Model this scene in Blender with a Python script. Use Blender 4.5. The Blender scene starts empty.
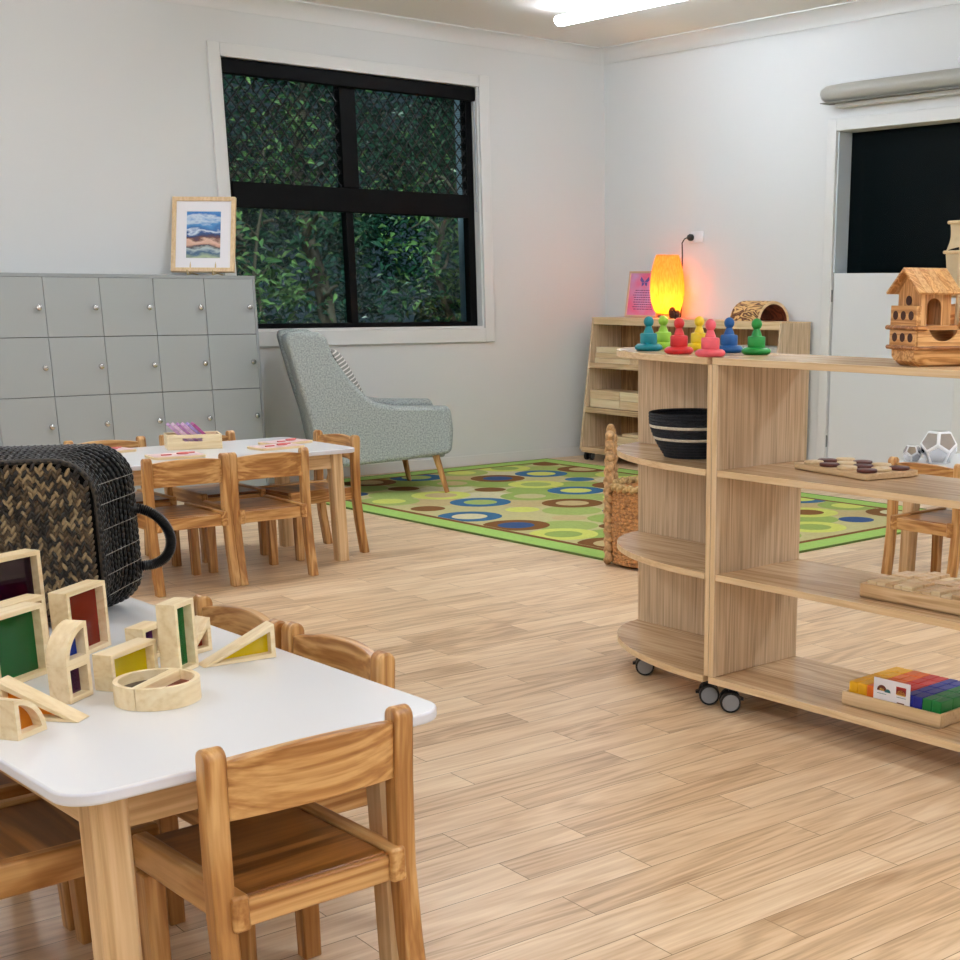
import bpy, bmesh, math, random
from mathutils import Vector, Matrix, Euler
random.seed(7)
PI = math.pi
S = bpy.context.scene
COL = S.collection
# ------------------------------------------------------------------ helpers
def lin(c):
    out = []
    for v in c[:3]:
        v = v / 255.0
        out.append(v / 12.92 if v <= 0.04045 else ((v + 0.055) / 1.055) ** 2.4)
    return (out[0], out[1], out[2], 1.0)

class MB:
    """collects geometry for one mesh object"""
    def __init__(self):
        self.v = []; self.f = []; self.m = []
    def add(self, vs, fs, mat=0, M=None):
        o = len(self.v)
        for p in vs:
            p = Vector(p)
            self.v.append(M @ p if M is not None else p)
        for i, f in enumerate(fs):
            self.f.append([o + k for k in f])
            self.m.append(mat[i] if isinstance(mat, (list, tuple)) else mat)
        return self
    def box(self, x0, x1, y0, y1, z0, z1, mat=0, M=None):
        vs = [(x0,y0,z0),(x1,y0,z0),(x1,y1,z0),(x0,y1,z0),(x0,y0,z1),(x1,y0,z1),(x1,y1,z1),(x0,y1,z1)]
        # faces: bottom, top, -y, +x, +y, -x
        return self.add(vs, [(3,2,1,0),(4,5,6,7),(0,1,5,4),(1,2,6,5),(2,3,7,6),(3,0,4,7)], mat, M)
    def prism(self, poly, a0, a1, axis='z', mat=0, M=None):
        n = len(poly)
        def P(p, a):
            return {'z': (p[0],p[1],a), 'y': (p[0],a,p[1]), 'x': (a,p[0],p[1])}[axis]
        vs = [P(p,a0) for p in poly] + [P(p,a1) for p in poly]
        fs = [tuple(range(n)), tuple(range(2*n-1, n-1, -1))] + [(i,(i+1)%n,n+(i+1)%n,n+i) for i in range(n)]
        return self.add(vs, fs, mat, M)
    def ring(self, outer, inner, a0, a1, axis='z', mat=0, M=None):
        n = len(outer)
        def P(p, a):
            return {'z': (p[0],p[1],a), 'y': (p[0],a,p[1]), 'x': (a,p[0],p[1])}[axis]
        vs = [P(p,a0) for p in outer]+[P(p,a0) for p in inner]+[P(p,a1) for p in outer]+[P(p,a1) for p in inner]
        fs = []
        for i in range(n):
            j = (i+1) % n
            fs += [(i,j,n+j,n+i),(2*n+i,3*n+i,3*n+j,2*n+j),(i,2*n+i,2*n+j,j),(n+i,n+j,3*n+j,3*n+i)]
        return self.add(vs, fs, mat, M)
    def tube(self, pts, r, n=8, closed=False, mat=0, M=None):
        pts = [Vector(p) for p in pts]; k = len(pts)
        rs = r if isinstance(r, (list, tuple)) else [r]*k
        vs = []; up = None
        for i, p in enumerate(pts):
            if closed: t = pts[(i+1)%k] - pts[(i-1)%k]
            else: t = pts[min(i+1,k-1)] - pts[max(i-1,0)]
            t.normalize()
            if up is None:
                up = Vector((0,0,1)) if abs(t.z) < 0.9 else Vector((1,0,0))
            s = t.cross(up)
            if s.length < 1e-5: s = t.cross(Vector((1,0.3,0)))
            s.normalize(); up = s.cross(t).normalized()
            for j in range(n):
                a = 2*PI*j/n
                vs.append(p + rs[i]*(math.cos(a)*s + math.sin(a)*up))
        fs = []
        for i in range(k if closed else k-1):
            a, b = i*n, ((i+1)%k)*n
            for j in range(n):
                fs.append((a+j, a+(j+1)%n, b+(j+1)%n, b+j))
        if not closed:
            fs.append(tuple(range(n-1,-1,-1))); fs.append(tuple((k-1)*n+j for j in range(n)))
        return self.add(vs, fs, mat, M)
    def cyl(self, p0, p1, r0, r1=None, n=16, mat=0, M=None):
        return self.tube([p0,p1], [r0, r0 if r1 is None else r1], n, False, mat, M)
    def lathe(self, prof, c=(0,0,0), n=32, mat=0, M=None):
        vs = []; k = len(prof)
        for (r,z) in prof:
            for j in range(n):
                a = 2*PI*j/n
                vs.append((c[0]+max(r,1e-4)*math.cos(a), c[1]+max(r,1e-4)*math.sin(a), c[2]+z))
        fs = []; ms = []
        for i in range(k-1):
            for j in range(n):
                fs.append((i*n+j, i*n+(j+1)%n, (i+1)*n+(j+1)%n, (i+1)*n+j))
                ms.append(mat[i] if isinstance(mat,(list,tuple)) else mat)
        fs.append(tuple(range(n-1,-1,-1))); ms.append(ms[0])
        fs.append(tuple((k-1)*n+j for j in range(n))); ms.append(ms[-2])
        return self.add(vs, fs, ms, M)
    def blob(self, c, r, M=None, n=8, k=5, mat=0):
        """ellipsoid; r = 3 radii, M = 3x3 orientation"""
        c = Vector(c); vs = []; fs = []
        for i in range(1,k):
            th = PI*i/k
            for j in range(n):
                a = 2*PI*j/n
                p = Vector((r[0]*math.sin(th)*math.cos(a), r[1]*math.sin(th)*math.sin(a), r[2]*math.cos(th)))
                vs.append(c + (M @ p if M is not None else p))
        t = Vector((0,0,r[2])); 
        top = len(vs); vs.append(c + (M @ t if M is not None else t)); vs.append(c - (M @ t if M is not None else t))
        for i in range(k-2):
            for j in range(n):
                fs.append((i*n+j,(i+1)*n+j,(i+1)*n+(j+1)%n,i*n+(j+1)%n))
        for j in range(n):
            fs.append((top,j,(j+1)%n)); fs.append((top+1,(k-2)*n+(j+1)%n,(k-2)*n+j))
        return self.add(vs, fs, mat)
    def torus(self, c, R, r, n=32, m=10, mat=0):
        return self.tube([(c[0]+R*math.cos(2*PI*i/n), c[1]+R*math.sin(2*PI*i/n), c[2]) for i in range(n)], r, m, True, mat)
    def build(self, name, mats, parent=None, bevel=0.0, seg=2, angle=38, recalc=True):
        me = bpy.data.meshes.new(name)
        me.from_pydata([tuple(p) for p in self.v], [], self.f)
        if not isinstance(mats, (list, tuple)): mats = [mats]
        for m in mats: me.materials.append(m)
        for p, mi in zip(me.polygons, self.m): p.material_index = mi
        if recalc:
            b = bmesh.new(); b.from_mesh(me)
            bmesh.ops.recalc_face_normals(b, faces=b.faces); b.to_mesh(me); b.free()
        for p in me.polygons: p.use_smooth = True
        me.set_sharp_from_angle(angle=math.radians(angle))
        o = bpy.data.objects.new(name, me); COL.objects.link(o)
        if parent is not None: o.parent = parent
        if bevel > 0:
            md = o.modifiers.new('bevel', 'BEVEL'); md.width = bevel; md.segments = seg
            md.limit_method = 'ANGLE'; md.angle_limit = math.radians(40); md.harden_normals = False
        return o

def tag(o, label=None, cat=None, group=None, kind=None):
    if label: o['label'] = label
    if cat: o['category'] = cat
    if group: o['group'] = group
    if kind: o['kind'] = kind
    return o
def thing(name, loc, rz, label, cat, group=None):
    o = bpy.data.objects.new(name, None); COL.objects.link(o)
    o.empty_display_size = 0.05
    o.location = loc; o.rotation_euler = (0,0,rz)
    return tag(o, label, cat, group)
def copy_tree(o, parent=None):
    c = o.copy(); COL.objects.link(c)
    if parent is not None: c.parent = parent
    for ch in list(o.children): copy_tree(ch, c)
    return c
def rounded(x0, x1, y0, y1, r, k=6):
    out = []
    for cx, cy, a0 in ((x1-r,y0+r,-90),(x1-r,y1-r,0),(x0+r,y1-r,90),(x0+r,y0+r,180)):
        for i in range(k+1):
            a = math.radians(a0 + 90*i/k); out.append((cx+r*math.cos(a), cy+r*math.sin(a)))
    return out
def inset(poly, d):
    n = len(poly); out = []
    area = sum(poly[i][0]*poly[(i+1)%n][1]-poly[(i+1)%n][0]*poly[i][1] for i in range(n))
    s = 1 if area > 0 else -1
    for i in range(n):
        a, b, c = Vector(poly[i-1]), Vector(poly[i]), Vector(poly[(i+1)%n])
        e1 = (b-a).normalized(); e2 = (c-b).normalized()
        n1 = Vector((-e1.y,e1.x))*s; n2 = Vector((-e2.y,e2.x))*s
        m = n1+n2; m = m/ max(0.15, (m.dot(n1)))
        p = b + m*d; out.append((p.x,p.y))
    return out

# ------------------------------------------------------------------ materials
def nt(name):
    m = bpy.data.materials.new(name); m.use_nodes = True
    t = m.node_tree; b = t.nodes['Principled BSDF']
    return m, t, b
def plain(name, rgb, rough=0.5, metal=0.0, spec=0.5, bump=0.0, bscale=200, var=0.0, vscale=4.0):
    m, t, b = nt(name)
    b.inputs['Base Color'].default_value = lin(rgb); b.inputs['Roughness'].default_value = rough
    b.inputs['Metallic'].default_value = metal; b.inputs['Specular IOR Level'].default_value = spec
    if bump or var:
        tc = t.nodes.new('ShaderNodeTexCoord')
    if var:
        n = t.nodes.new('ShaderNodeTexNoise'); n.inputs['Scale'].default_value = vscale; n.inputs['Detail'].default_value = 6
        t.links.new(tc.outputs['Object'], n.inputs['Vector'])
        r = t.nodes.new('ShaderNodeValToRGB')
        c = lin(rgb); r.color_ramp.elements[0].position = .3; r.color_ramp.elements[1].position = .7
        r.color_ramp.elements[0].color = tuple([x*(1-var) for x in c[:3]]+[1]); r.color_ramp.elements[1].color = tuple([min(1,x*(1+var)) for x in c[:3]]+[1])
        t.links.new(n.outputs['Fac'], r.inputs['Fac']); t.links.new(r.outputs['Color'], b.inputs['Base Color'])
    if bump:
        n2 = t.nodes.new('ShaderNodeTexNoise'); n2.inputs['Scale'].default_value = bscale; n2.inputs['Detail'].default_value = 3
        t.links.new(tc.outputs['Object'], n2.inputs['Vector'])
        bp = t.nodes.new('ShaderNodeBump'); bp.inputs['Strength'].default_value = bump; bp.inputs['Distance'].default_value = .004
        t.links.new(n2.outputs['Fac'], bp.inputs['Height']); t.links.new(bp.outputs['Normal'], b.inputs['Normal'])
    return m
def wood(name, dark, mid, light, axis='z', scale=7.0, rough=0.42, stretch=0.07, streak=0.5):
    m, t, b = nt(name)
    N = t.nodes.new; L = t.links.new
    tc = N('ShaderNodeTexCoord'); oi = N('ShaderNodeObjectInfo')
    mp = N('ShaderNodeMapping'); add = N('ShaderNodeVectorMath'); add.operation = 'ADD'
    mul = N('ShaderNodeVectorMath'); mul.operation = 'SCALE'; mul.inputs[0].default_value = (3.1,5.7,4.3)
    L(oi.outputs['Random'], mul.inputs['Scale']); L(tc.outputs['Object'], add.inputs[0]); L(mul.outputs[0], add.inputs[1])
    sc = [1,1,1]; sc['xyz'.index(axis)] = stretch
    mp.inputs['Scale'].default_value = sc
    L(add.outputs[0], mp.inputs['Vector'])
    n1 = N('ShaderNodeTexNoise'); n1.inputs['Scale'].default_value = scale; n1.inputs['Detail'].default_value = 5; n1.inputs['Distortion'].default_value = 0.8
    L(mp.outputs['Vector'], n1.inputs['Vector'])
    # growth rings: sine of the warped noise
    ma = N('ShaderNodeMath'); ma.operation = 'MULTIPLY'; ma.inputs[1].default_value = 46
    sn = N('ShaderNodeMath'); sn.operation = 'SINE'
    L(n1.outputs['Fac'], ma.inputs[0]); L(ma.outputs[0], sn.inputs[0])
    mr = N('ShaderNodeMapRange'); mr.inputs['From Min'].default_value = -1; mr.inputs['From Max'].default_value = 1
    L(sn.outputs[0], mr.inputs['Value'])
    n2 = N('ShaderNodeTexNoise'); n2.inputs['Scale'].default_value = scale*13; n2.inputs['Detail'].default_value = 3
    mp2 = N('ShaderNodeMapping'); sc2 = [1,1,1]; sc2['xyz'.index(axis)] = stretch*.35; mp2.inputs['Scale'].default_value = sc2
    L(add.outputs[0], mp2.inputs['Vector']); L(mp2.outputs['Vector'], n2.inputs['Vector'])
    mx = N('ShaderNodeMix'); mx.data_type = 'FLOAT'; mx.inputs[0].default_value = 1-streak
    L(n2.outputs['Fac'], mx.inputs[2]); L(mr.outputs[0], mx.inputs[3])
    r = N('ShaderNodeValToRGB'); e = r.color_ramp.elements
    e[0].position = .22; e[0].color = lin(dark); e[1].position = .8; e[1].color = lin(light)
    k = e.new(.5); k.color = lin(mid)
    L(mx.outputs[0], r.inputs['Fac'])
    L(r.outputs['Color'], b.inputs['Base Color'])
    b.inputs['Roughness'].default_value = rough
    bp = N('ShaderNodeBump'); bp.inputs['Strength'].default_value = .12; bp.inputs['Distance'].default_value = .002
    L(n2.outputs['Fac'], bp.inputs['Height']); L(bp.outputs['Normal'], b.inputs['Normal'])
    return m
def tinted(name, rgb, gloss=0.12, dens=1.0):
    """coloured see-through acrylic"""
    m = bpy.data.materials.new(name); m.use_nodes = True; t = m.node_tree; t.nodes.clear(); N = t.nodes.new; L = t.links.new
    o = N('ShaderNodeOutputMaterial'); tr = N('ShaderNodeBsdfTransparent'); tr.inputs[0].default_value = tuple(x**.5 for x in lin(rgb)[:3])+(1,)
    tl = N('ShaderNodeBsdfTranslucent'); tl.inputs[0].default_value = lin(rgb)
    df = N('ShaderNodeBsdfDiffuse'); df.inputs[0].default_value = lin(rgb)
    gl = N('ShaderNodeBsdfGlossy'); gl.inputs['Roughness'].default_value = .06
    m1 = N('ShaderNodeMixShader'); m1.inputs[0].default_value = .35; L(tl.outputs[0], m1.inputs[1]); L(df.outputs[0], m1.inputs[2])
    m2 = N('ShaderNodeMixShader'); m2.inputs[0].default_value = .4*dens; L(tr.outputs[0], m2.inputs[1]); L(m1.outputs[0], m2.inputs[2])
    fr = N('ShaderNodeFresnel'); fr.inputs[0].default_value = 1.45
    m3 = N('ShaderNodeMixShader'); L(fr.outputs[0], m3.inputs[0]); L(m2.outputs[0], m3.inputs[1]); L(gl.outputs[0], m3.inputs[2])
    L(m3.outputs[0], o.inputs[0])
    return m
def clear_glass(name, tint=(235,242,240)):
    m = bpy.data.materials.new(name); m.use_nodes = True; t = m.node_tree; t.nodes.clear(); N = t.nodes.new; L = t.links.new
    o = N('ShaderNodeOutputMaterial'); tr = N('ShaderNodeBsdfTransparent'); tr.inputs[0].default_value = lin(tint)
    gl = N('ShaderNodeBsdfGlossy'); gl.inputs['Roughness'].default_value = .01
    fr = N('ShaderNodeFresnel'); fr.inputs[0].default_value = 1.3
    mx = N('ShaderNodeMixShader'); L(fr.outputs[0], mx.inputs[0]); L(tr.outputs[0], mx.inputs[1]); L(gl.outputs[0], mx.inputs[2]); L(mx.outputs[0], o.inputs[0])
    return m
def emit(name, rgb, strength):
    m = bpy.data.materials.new(name); m.use_nodes = True; t = m.node_tree; t.nodes.clear()
    o = t.nodes.new('ShaderNodeOutputMaterial'); e = t.nodes.new('ShaderNodeEmission')
    e.inputs[0].default_value = lin(rgb); e.inputs[1].default_value = strength
    t.links.new(e.outputs[0], o.inputs[0]); return m
def leafmat(name, c1, c2, scale=3.0):
    m, t, b = nt(name); N = t.nodes.new; L = t.links.new
    tc = N('ShaderNodeTexCoord'); n = N('ShaderNodeTexWhiteNoise'); n.noise_dimensions = '3D'
    sn = N('ShaderNodeVectorMath'); sn.operation = 'SNAP'; sn.inputs[1].default_value = (.09,.09,.09)
    L(tc.outputs['Object'], sn.inputs[0]); L(sn.outputs[0], n.inputs['Vector'])
    r = N('ShaderNodeValToRGB'); r.color_ramp.elements[0].color = lin(c1); r.color_ramp.elements[1].color = lin(c2)
    L(n.outputs['Value'], r.inputs['Fac']); L(r.outputs['Color'], b.inputs['Base Color'])
    b.inputs['Roughness'].default_value = .35
    return m

W = {}
for ax in 'xyz':
    W['chair'+ax] = wood('chair_oak_'+ax, (150,98,46), (184,134,76), (214,170,112), ax, 9, .36, .08, .58)
    W['seat'+ax] = wood('seat_oak_'+ax, (104,60,20), (138,86,34), (168,112,54), ax, 7, .28)
    W['table'+ax] = wood('table_oak_'+ax, (184,144,98), (214,180,134), (232,204,162), ax, 9, .42, .06, .7)
    W['shelf'+ax] = wood('shelf_oak_'+ax, (172,138,100), (206,174,134), (224,196,158), ax, 10, .26, .07, .74)
    W['panel'+ax] = wood('panel_oak_'+ax, (164,138,108), (206,180,146), (226,204,174), ax, 20, .5, .045, .84)
    W['edge'+ax] = wood('edge_oak_'+ax, (206,172,128), (224,194,150), (234,208,168), ax, 12, .4, .07, .8)
    W['block'+ax] = wood('block_pine_'+ax, (222,196,148), (236,214,172), (242,224,188), ax, 8, .5, .07, .75)
    W['ship'+ax] = wood('ship_wood_'+ax, (178,120,64), (210,154,92), (228,180,120), ax, 22, .45)
W['shipd'] = wood('ship_dark_wood', (132,80,36), (168,108,54), (192,132,74), 'x', 22, .45)
W['log'] = wood('log_bark_wood', (92,46,20), (206,160,96), (226,186,126), 'y', 16, .6, .35, .3)
W['login'] = wood('log_inside_wood', (84,34,20), (120,54,32), (150,80,50), 'x', 9, .55)
wall_m = plain('wall_white_paint', (216,217,216), .7, bump=.06, bscale=260)
ceil_m = plain('ceiling_white_paint', (236,233,228), .8)
trim_m = plain('trim_white_gloss', (220,220,218), .45)
door_m = plain('door_white_paint', (220,221,222), .45)
black_m = plain('black_aluminium', (2,2,3), .55, spec=.12)
mesh_m = plain('black_steel_mesh', (6,8,9), .5)
white_lam = plain('white_laminate', (230,231,232), .22, bump=.0)
white_edge = plain('white_laminate_edge', (222,224,232), .35)
grey_lock = plain('locker_grey', (162,167,166), .42, bump=.05, bscale=300)
grey_lock2 = plain('locker_grey_body', (148,153,153), .45)
gap_m = plain('locker_gap_dark', (70,74,76), .7)
chrome = plain('brushed_steel', (205,205,205), .25, 1.0)
rubber = plain('black_rubber', (14,14,16), .45)
wheel_grey = plain('caster_grey_disc', (150,154,158), .4)
fabric = plain('grey_heather_fabric', (160,167,165), .95, spec=.1, bump=.6, bscale=300, var=.34, vscale=120)
white_p = plain('paper_white', (238,236,240), .6)

# ------------------------------------------------------------------ camera
cam = bpy.data.cameras.new('camera'); co = bpy.data.objects.new('camera', cam); COL.objects.link(co)
cam.sensor_fit = 'HORIZONTAL'; cam.sensor_width = 36; cam.lens = 1396.29/960*36
cam.shift_x = -(666.46-480)/960; cam.shift_y = (681.73-480)/960
cam.clip_start = .05; cam.clip_end = 200
R = Matrix(((0.73872547,-0.67397555,0.00645255),(0.17687553,0.20308838,0.96305252),(-0.65038429,-0.71029013,0.26923634))).transposed()
co.matrix_world = Matrix.Translation((0,0,1.135)) @ R.to_4x4()
S.camera = co

# ------------------------------------------------------------------ room shell
X0, Y0, H = 6.575, 7.848, 2.70
XL, YB = -2.6, -3.2
m, t, b = nt('oak_plank_floor'); N = t.nodes.new; L = t.links.new
tc = N('ShaderNodeTexCoord'); br = N('ShaderNodeTexBrick')
br.offset = .37; br.offset_frequency = 2; br.squash = 1
br.inputs['Scale'].default_value = 1; br.inputs['Mortar Size'].default_value = .0011; br.inputs['Mortar Smooth'].default_value = .2
br.inputs['Brick Width'].default_value = .62; br.inputs['Row Height'].default_value = .108
br.inputs['Color1'].default_value = (0,0,0,1); br.inputs['Color2'].default_value = (1,1,1,1); br.inputs['Mortar'].default_value = (.5,.5,.5,1)
mpr = N('ShaderNodeMapping'); mpr.inputs['Rotation'].default_value = (0,0,math.radians(1.2)); mpr.inputs['Location'].default_value = (.13,.04,0)
L(tc.outputs['Object'], mpr.inputs['Vector']); L(mpr.outputs['Vector'], br.inputs['Vector'])
bw = N('ShaderNodeRGBToBW'); L(br.outputs['Color'], bw.inputs[0])
wv = N('ShaderNodeMath'); wv.operation = 'MULTIPLY'; wv.inputs[1].default_value = 37; L(bw.outputs[0], wv.inputs[0])
mp = N('ShaderNodeMapping'); mp.inputs['Scale'].default_value = (.11,1,1); L(mpr.outputs['Vector'], mp.inputs['Vector'])
n1 = N('ShaderNodeTexNoise'); n1.noise_dimensions = '4D'; n1.inputs['Scale'].default_value = 7; n1.inputs['Detail'].default_value = 4; n1.inputs['Distortion'].default_value = .9
L(mp.outputs['Vector'], n1.inputs['Vector']); L(wv.outputs[0], n1.inputs['W'])
ma = N('ShaderNodeMath'); ma.operation = 'MULTIPLY'; ma.inputs[1].default_value = 52; sn = N('ShaderNodeMath'); sn.operation = 'SINE'
L(n1.outputs['Fac'], ma.inputs[0]); L(ma.outputs[0], sn.inputs[0])
mp2 = N('ShaderNodeMapping'); mp2.inputs['Scale'].default_value = (.06,1,1); L(mpr.outputs['Vector'], mp2.inputs['Vector'])
n2 = N('ShaderNodeTexNoise'); n2.inputs['Scale'].default_value = 95; n2.inputs['Detail'].default_value = 4; L(mp2.outputs['Vector'], n2.inputs['Vector'])
n3 = N('ShaderNodeTexNoise'); n3.noise_dimensions = '4D'; n3.inputs['Scale'].default_value = 3.2; n3.inputs['Detail'].default_value = 3; L(mp.outputs['Vector'], n3.inputs['Vector']); L(wv.outputs[0], n3.inputs['W'])
def mathn(op, a, bb):
    q = N('ShaderNodeMath'); q.operation = op
    for i, vv in enumerate((a,bb)):
        if isinstance(vv,(int,float)): q.inputs[i].default_value = vv
        else: L(vv, q.inputs[i])
    return q.outputs[0]
f = mathn('ADD', mathn('MULTIPLY', sn.outputs[0], .085), mathn('MULTIPLY', n2.outputs['Fac'], .52))
f = mathn('ADD', f, mathn('MULTIPLY', bw.outputs[0], .2))
f = mathn('ADD', f, mathn('MULTIPLY', n3.outputs['Fac'], .36))
rp = N('ShaderNodeValToRGB'); e = rp.color_ramp.elements
e[0].position = .22; e[0].color = lin((164,128,92)); e[1].position = .82; e[1].color = lin((244,220,186)); k = e.new(.5); k.color = lin((218,186,147))
L(f, rp.inputs['Fac'])
mxm = N('ShaderNodeMix'); mxm.data_type = 'RGBA'; mxm.inputs[7].default_value = lin((146,112,78))
L(br.outputs['Fac'], mxm.inputs[0]); L(rp.outputs['Color'], mxm.inputs[6]); L(mxm.outputs[2], b.inputs['Base Color'])
b.inputs['Roughness'].default_value = .36; b.inputs['Specular IOR Level'].default_value = .4
bp = N('ShaderNodeBump'); bp.inputs['Strength'].default_value = .08; bp.inputs['Distance'].default_value = .002; L(n2.outputs['Fac'], bp.inputs['Height']); L(bp.outputs['Normal'], b.inputs['Normal'])
floor_m = m
def struct(o): return tag(o, kind='structure')
struct(MB().box(XL-.25, X0+.25, YB-.25, Y0+.25, -.12, 0).build('floor', floor_m))
struct(MB().box(XL-.25, X0+.25, YB-.25, Y0+.25, H, H+.15).build('ceiling', ceil_m))
# wall with the window (y = Y0)
WX0, WX1, WZ0, WZ1 = 3.80, 5.53, .895, 2.372
wb = MB()
wb.box(XL-.25, WX0, Y0, Y0+.2, 0, H); wb.box(WX1, X0+.25, Y0, Y0+.2, 0, H)
wb.box(WX0, WX1, Y0, Y0+.2, 0, WZ0); wb.box(WX0, WX1, Y0, Y0+.2, WZ1, H)
struct(wb.build('wall_north', wall_m))
# wall with the doorway (x = X0)
DY0, DY1, DZ0, DZ1 = 4.80, 5.737, 1.245, 2.037
wb = MB()
wb.box(X0, X0+.25, YB-.25, DY0, 0, H); wb.box(X0, X0+.25, DY1, Y0+.2, 0, H); wb.box(X0, X0+.25, DY0, DY1, DZ1, H)
struct(wb.build('wall_east', wall_m))
struct(MB().box(XL-.25, XL, YB-.25, Y0+.2, 0, H).build('wall_west', wall_m))
struct(MB().box(XL, X0, YB-.25, YB, 0, H).build('wall_south', wall_m))
# skirting and coved cornice
struct(MB().box(XL, X0-.001, Y0-.014, Y0-.001, .001, .068).build('baseboard_north', trim_m, bevel=.003))
bb_ = MB(); bb_.box(X0-.014, X0-.001, DY1+.08, Y0-.015, .001, .068); bb_.box(X0-.014, X0-.001, YB, DY0-.08, .001, .068)
struct(bb_.build('baseboard_east', trim_m, bevel=.003))
def cove(k=8):
    c = .088; pts = [(0,0),(0,-c),(.008,-c)]
    for i in range(k+1):
        a = math.radians(180-90*i/k); pts.append((c-.004+ (c-.012)*math.cos(a), -c+.004 + (c-.012)*math.sin(a)))
    pts += [(c,-.008),(c,0)]
    return pts
cv = cove()
struct(MB().prism([(Y0-.001-a, H-.001+z) for a,z in cv], XL, X0-.001, 'x').build('trim_1', trim_m, angle=50))
struct(MB().prism([(X0-.001-a, H-.001+z) for a,z in cv], YB, Y0-.001, 'y').build('trim_2', trim_m, angle=50))

# ------------------------------------------------------------------ window
win = bpy.data.objects.new('window_1', None); COL.objects.link(win); win.location = (WX0, Y0, 0)
tag(win, 'black framed four pane window with diamond security mesh in its upper half', None, None, 'structure')
def wp(mb, name, mat, **k):
    for i in range(len(mb.v)): mb.v[i] = mb.v[i] - Vector((WX0, Y0, 0))
    return mb.build(name, mat, win, **k)
ar = MB()
ar.box(WX0-.07, WX0, Y0-.018, Y0-.001, WZ0-.09, WZ1+.07); ar.box(WX1, WX1+.075, Y0-.018, Y0-.001, WZ0-.09, WZ1+.07)
ar.box(WX0, WX1, Y0-.018, Y0-.001, WZ1, WZ1+.07); ar.box(WX0, WX1, Y0-.018, Y0-.001, WZ0-.09, WZ0)
wp(ar, 'architrave', trim_m, bevel=.003)
rv = MB(); rv.box(WX0+.0005, WX0+.012, Y0-.001, Y0+.12, WZ0, WZ1-.0005); rv.box(WX1-.012, WX1-.0005, Y0-.001, Y0+.12, WZ0, WZ1-.0005); rv.box(WX0+.012, WX1-.012, Y0-.001, Y0+.12, WZ0+.0005, WZ0+.012)
wp(rv, 'reveal', trim_m)
fy0, fy1 = Y0+.055, Y0+.115
fr = MB()
fr.box(WX0+.012, WX0+.045, fy0, fy1, WZ0+.012, WZ1-.001); fr.box(WX1-.062, WX1-.012, fy0, fy1, WZ0+.012, WZ1-.001)
fr.box(WX0+.045, WX1-.062, fy0, fy1, WZ0+.012, WZ0+.04); fr.box(WX0+.045, WX1-.062, fy0, fy1, WZ1-.05, WZ1-.001)
wp(fr, 'frame', black_m, bevel=.003)
wp(MB().box(WX0+.045, WX1-.062, fy0-.012, fy1, 1.585, 1.725), 'transom', black_m, bevel=.004)
wp(MB().box(4.575, 4.625, fy0, fy1, WZ0+.04, 1.585), 'mullion', black_m, bevel=.003)
wp(MB().box(4.565, 4.672, fy0-.01, fy1, 1.725, WZ1-.05), 'mullion', black_m, bevel=.003)
# blind cassette along the head of the window, with its pull cord at the right
bl = MB(); bl.box(WX0+.014, WX1-.014, Y0+.004, fy0-.012, WZ1-.085, WZ1-.004)
wp(bl, 'blind_cassette', black_m, bevel=.008)
cd = MB(); cd.tube([(WX1-.02, Y0+.02, WZ1-.06), (WX1-.018, Y0+.018, 2.0), (WX1-.02, Y0+.02, 1.62)], .006, 8)
wp(cd, 'blind_cord', plain('grey_plastic', (168,172,178), .4))
panes = [(WX0+.045,4.575,WZ0+.04,1.585),(4.625,WX1-.062,WZ0+.04,1.585),(WX0+.045,4.565,1.725,WZ1-.05),(4.672,WX1-.062,1.725,WZ1-.05)]
glass = clear_glass('window_glass')
for (a,bq,c,d) in panes:
    wp(MB().box(a,bq,fy1-.02,fy1-.014,c,d), 'pane', glass)
def lattice(x0,x1,z0,z1,sx,sz,r,y):
    mb = MB()
    def clip(p,q):
        # clip segment to rect
        t0,t1 = 0.0,1.0; dx,dz = q[0]-p[0], q[1]-p[1]
        for pp,qq in ((-dx,p[0]-x0),(dx,x1-p[0]),(-dz,p[1]-z0),(dz,z1-p[1])):
            if abs(pp) < 1e-9:
                if qq < 0: return None
            else:
                tt = qq/pp
                if pp < 0: t0 = max(t0,tt)
                else: t1 = min(t1,tt)
        if t0 >= t1: return None
        return (p[0]+t0*dx,p[1]+t0*dz),(p[0]+t1*dx,p[1]+t1*dz)
    n = int((x1-x0)/sx + (z1-z0)/sz)+3
    for s in (1,-1):
        for i in range(-n,n):
            xs = (x0 if s>0 else x1) + i*sx*1.0
            p = (xs, z0); q = (xs + s*(z1-z0)*sx/sz, z1)
            c = clip(p,q)
            if c: 
                (ax,az),(bx,bz) = c
                mb.tube([(ax,y,az),(bx,y,bz)], r, 5)
    return mb
for (a,bq,c,d) in panes[2:]:
    lat = lattice(a,bq,c,d,.064,.078,.0044,fy0+.012)
    # fine insect-screen wires behind the diamonds
    k = 0
    z = c
    while z < d:
        lat.box(a,bq,fy0+.02,fy0+.0215,z,z+.0016); z += .0105
    wp(lat, 'security_mesh', mesh_m, recalc=False)

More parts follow.
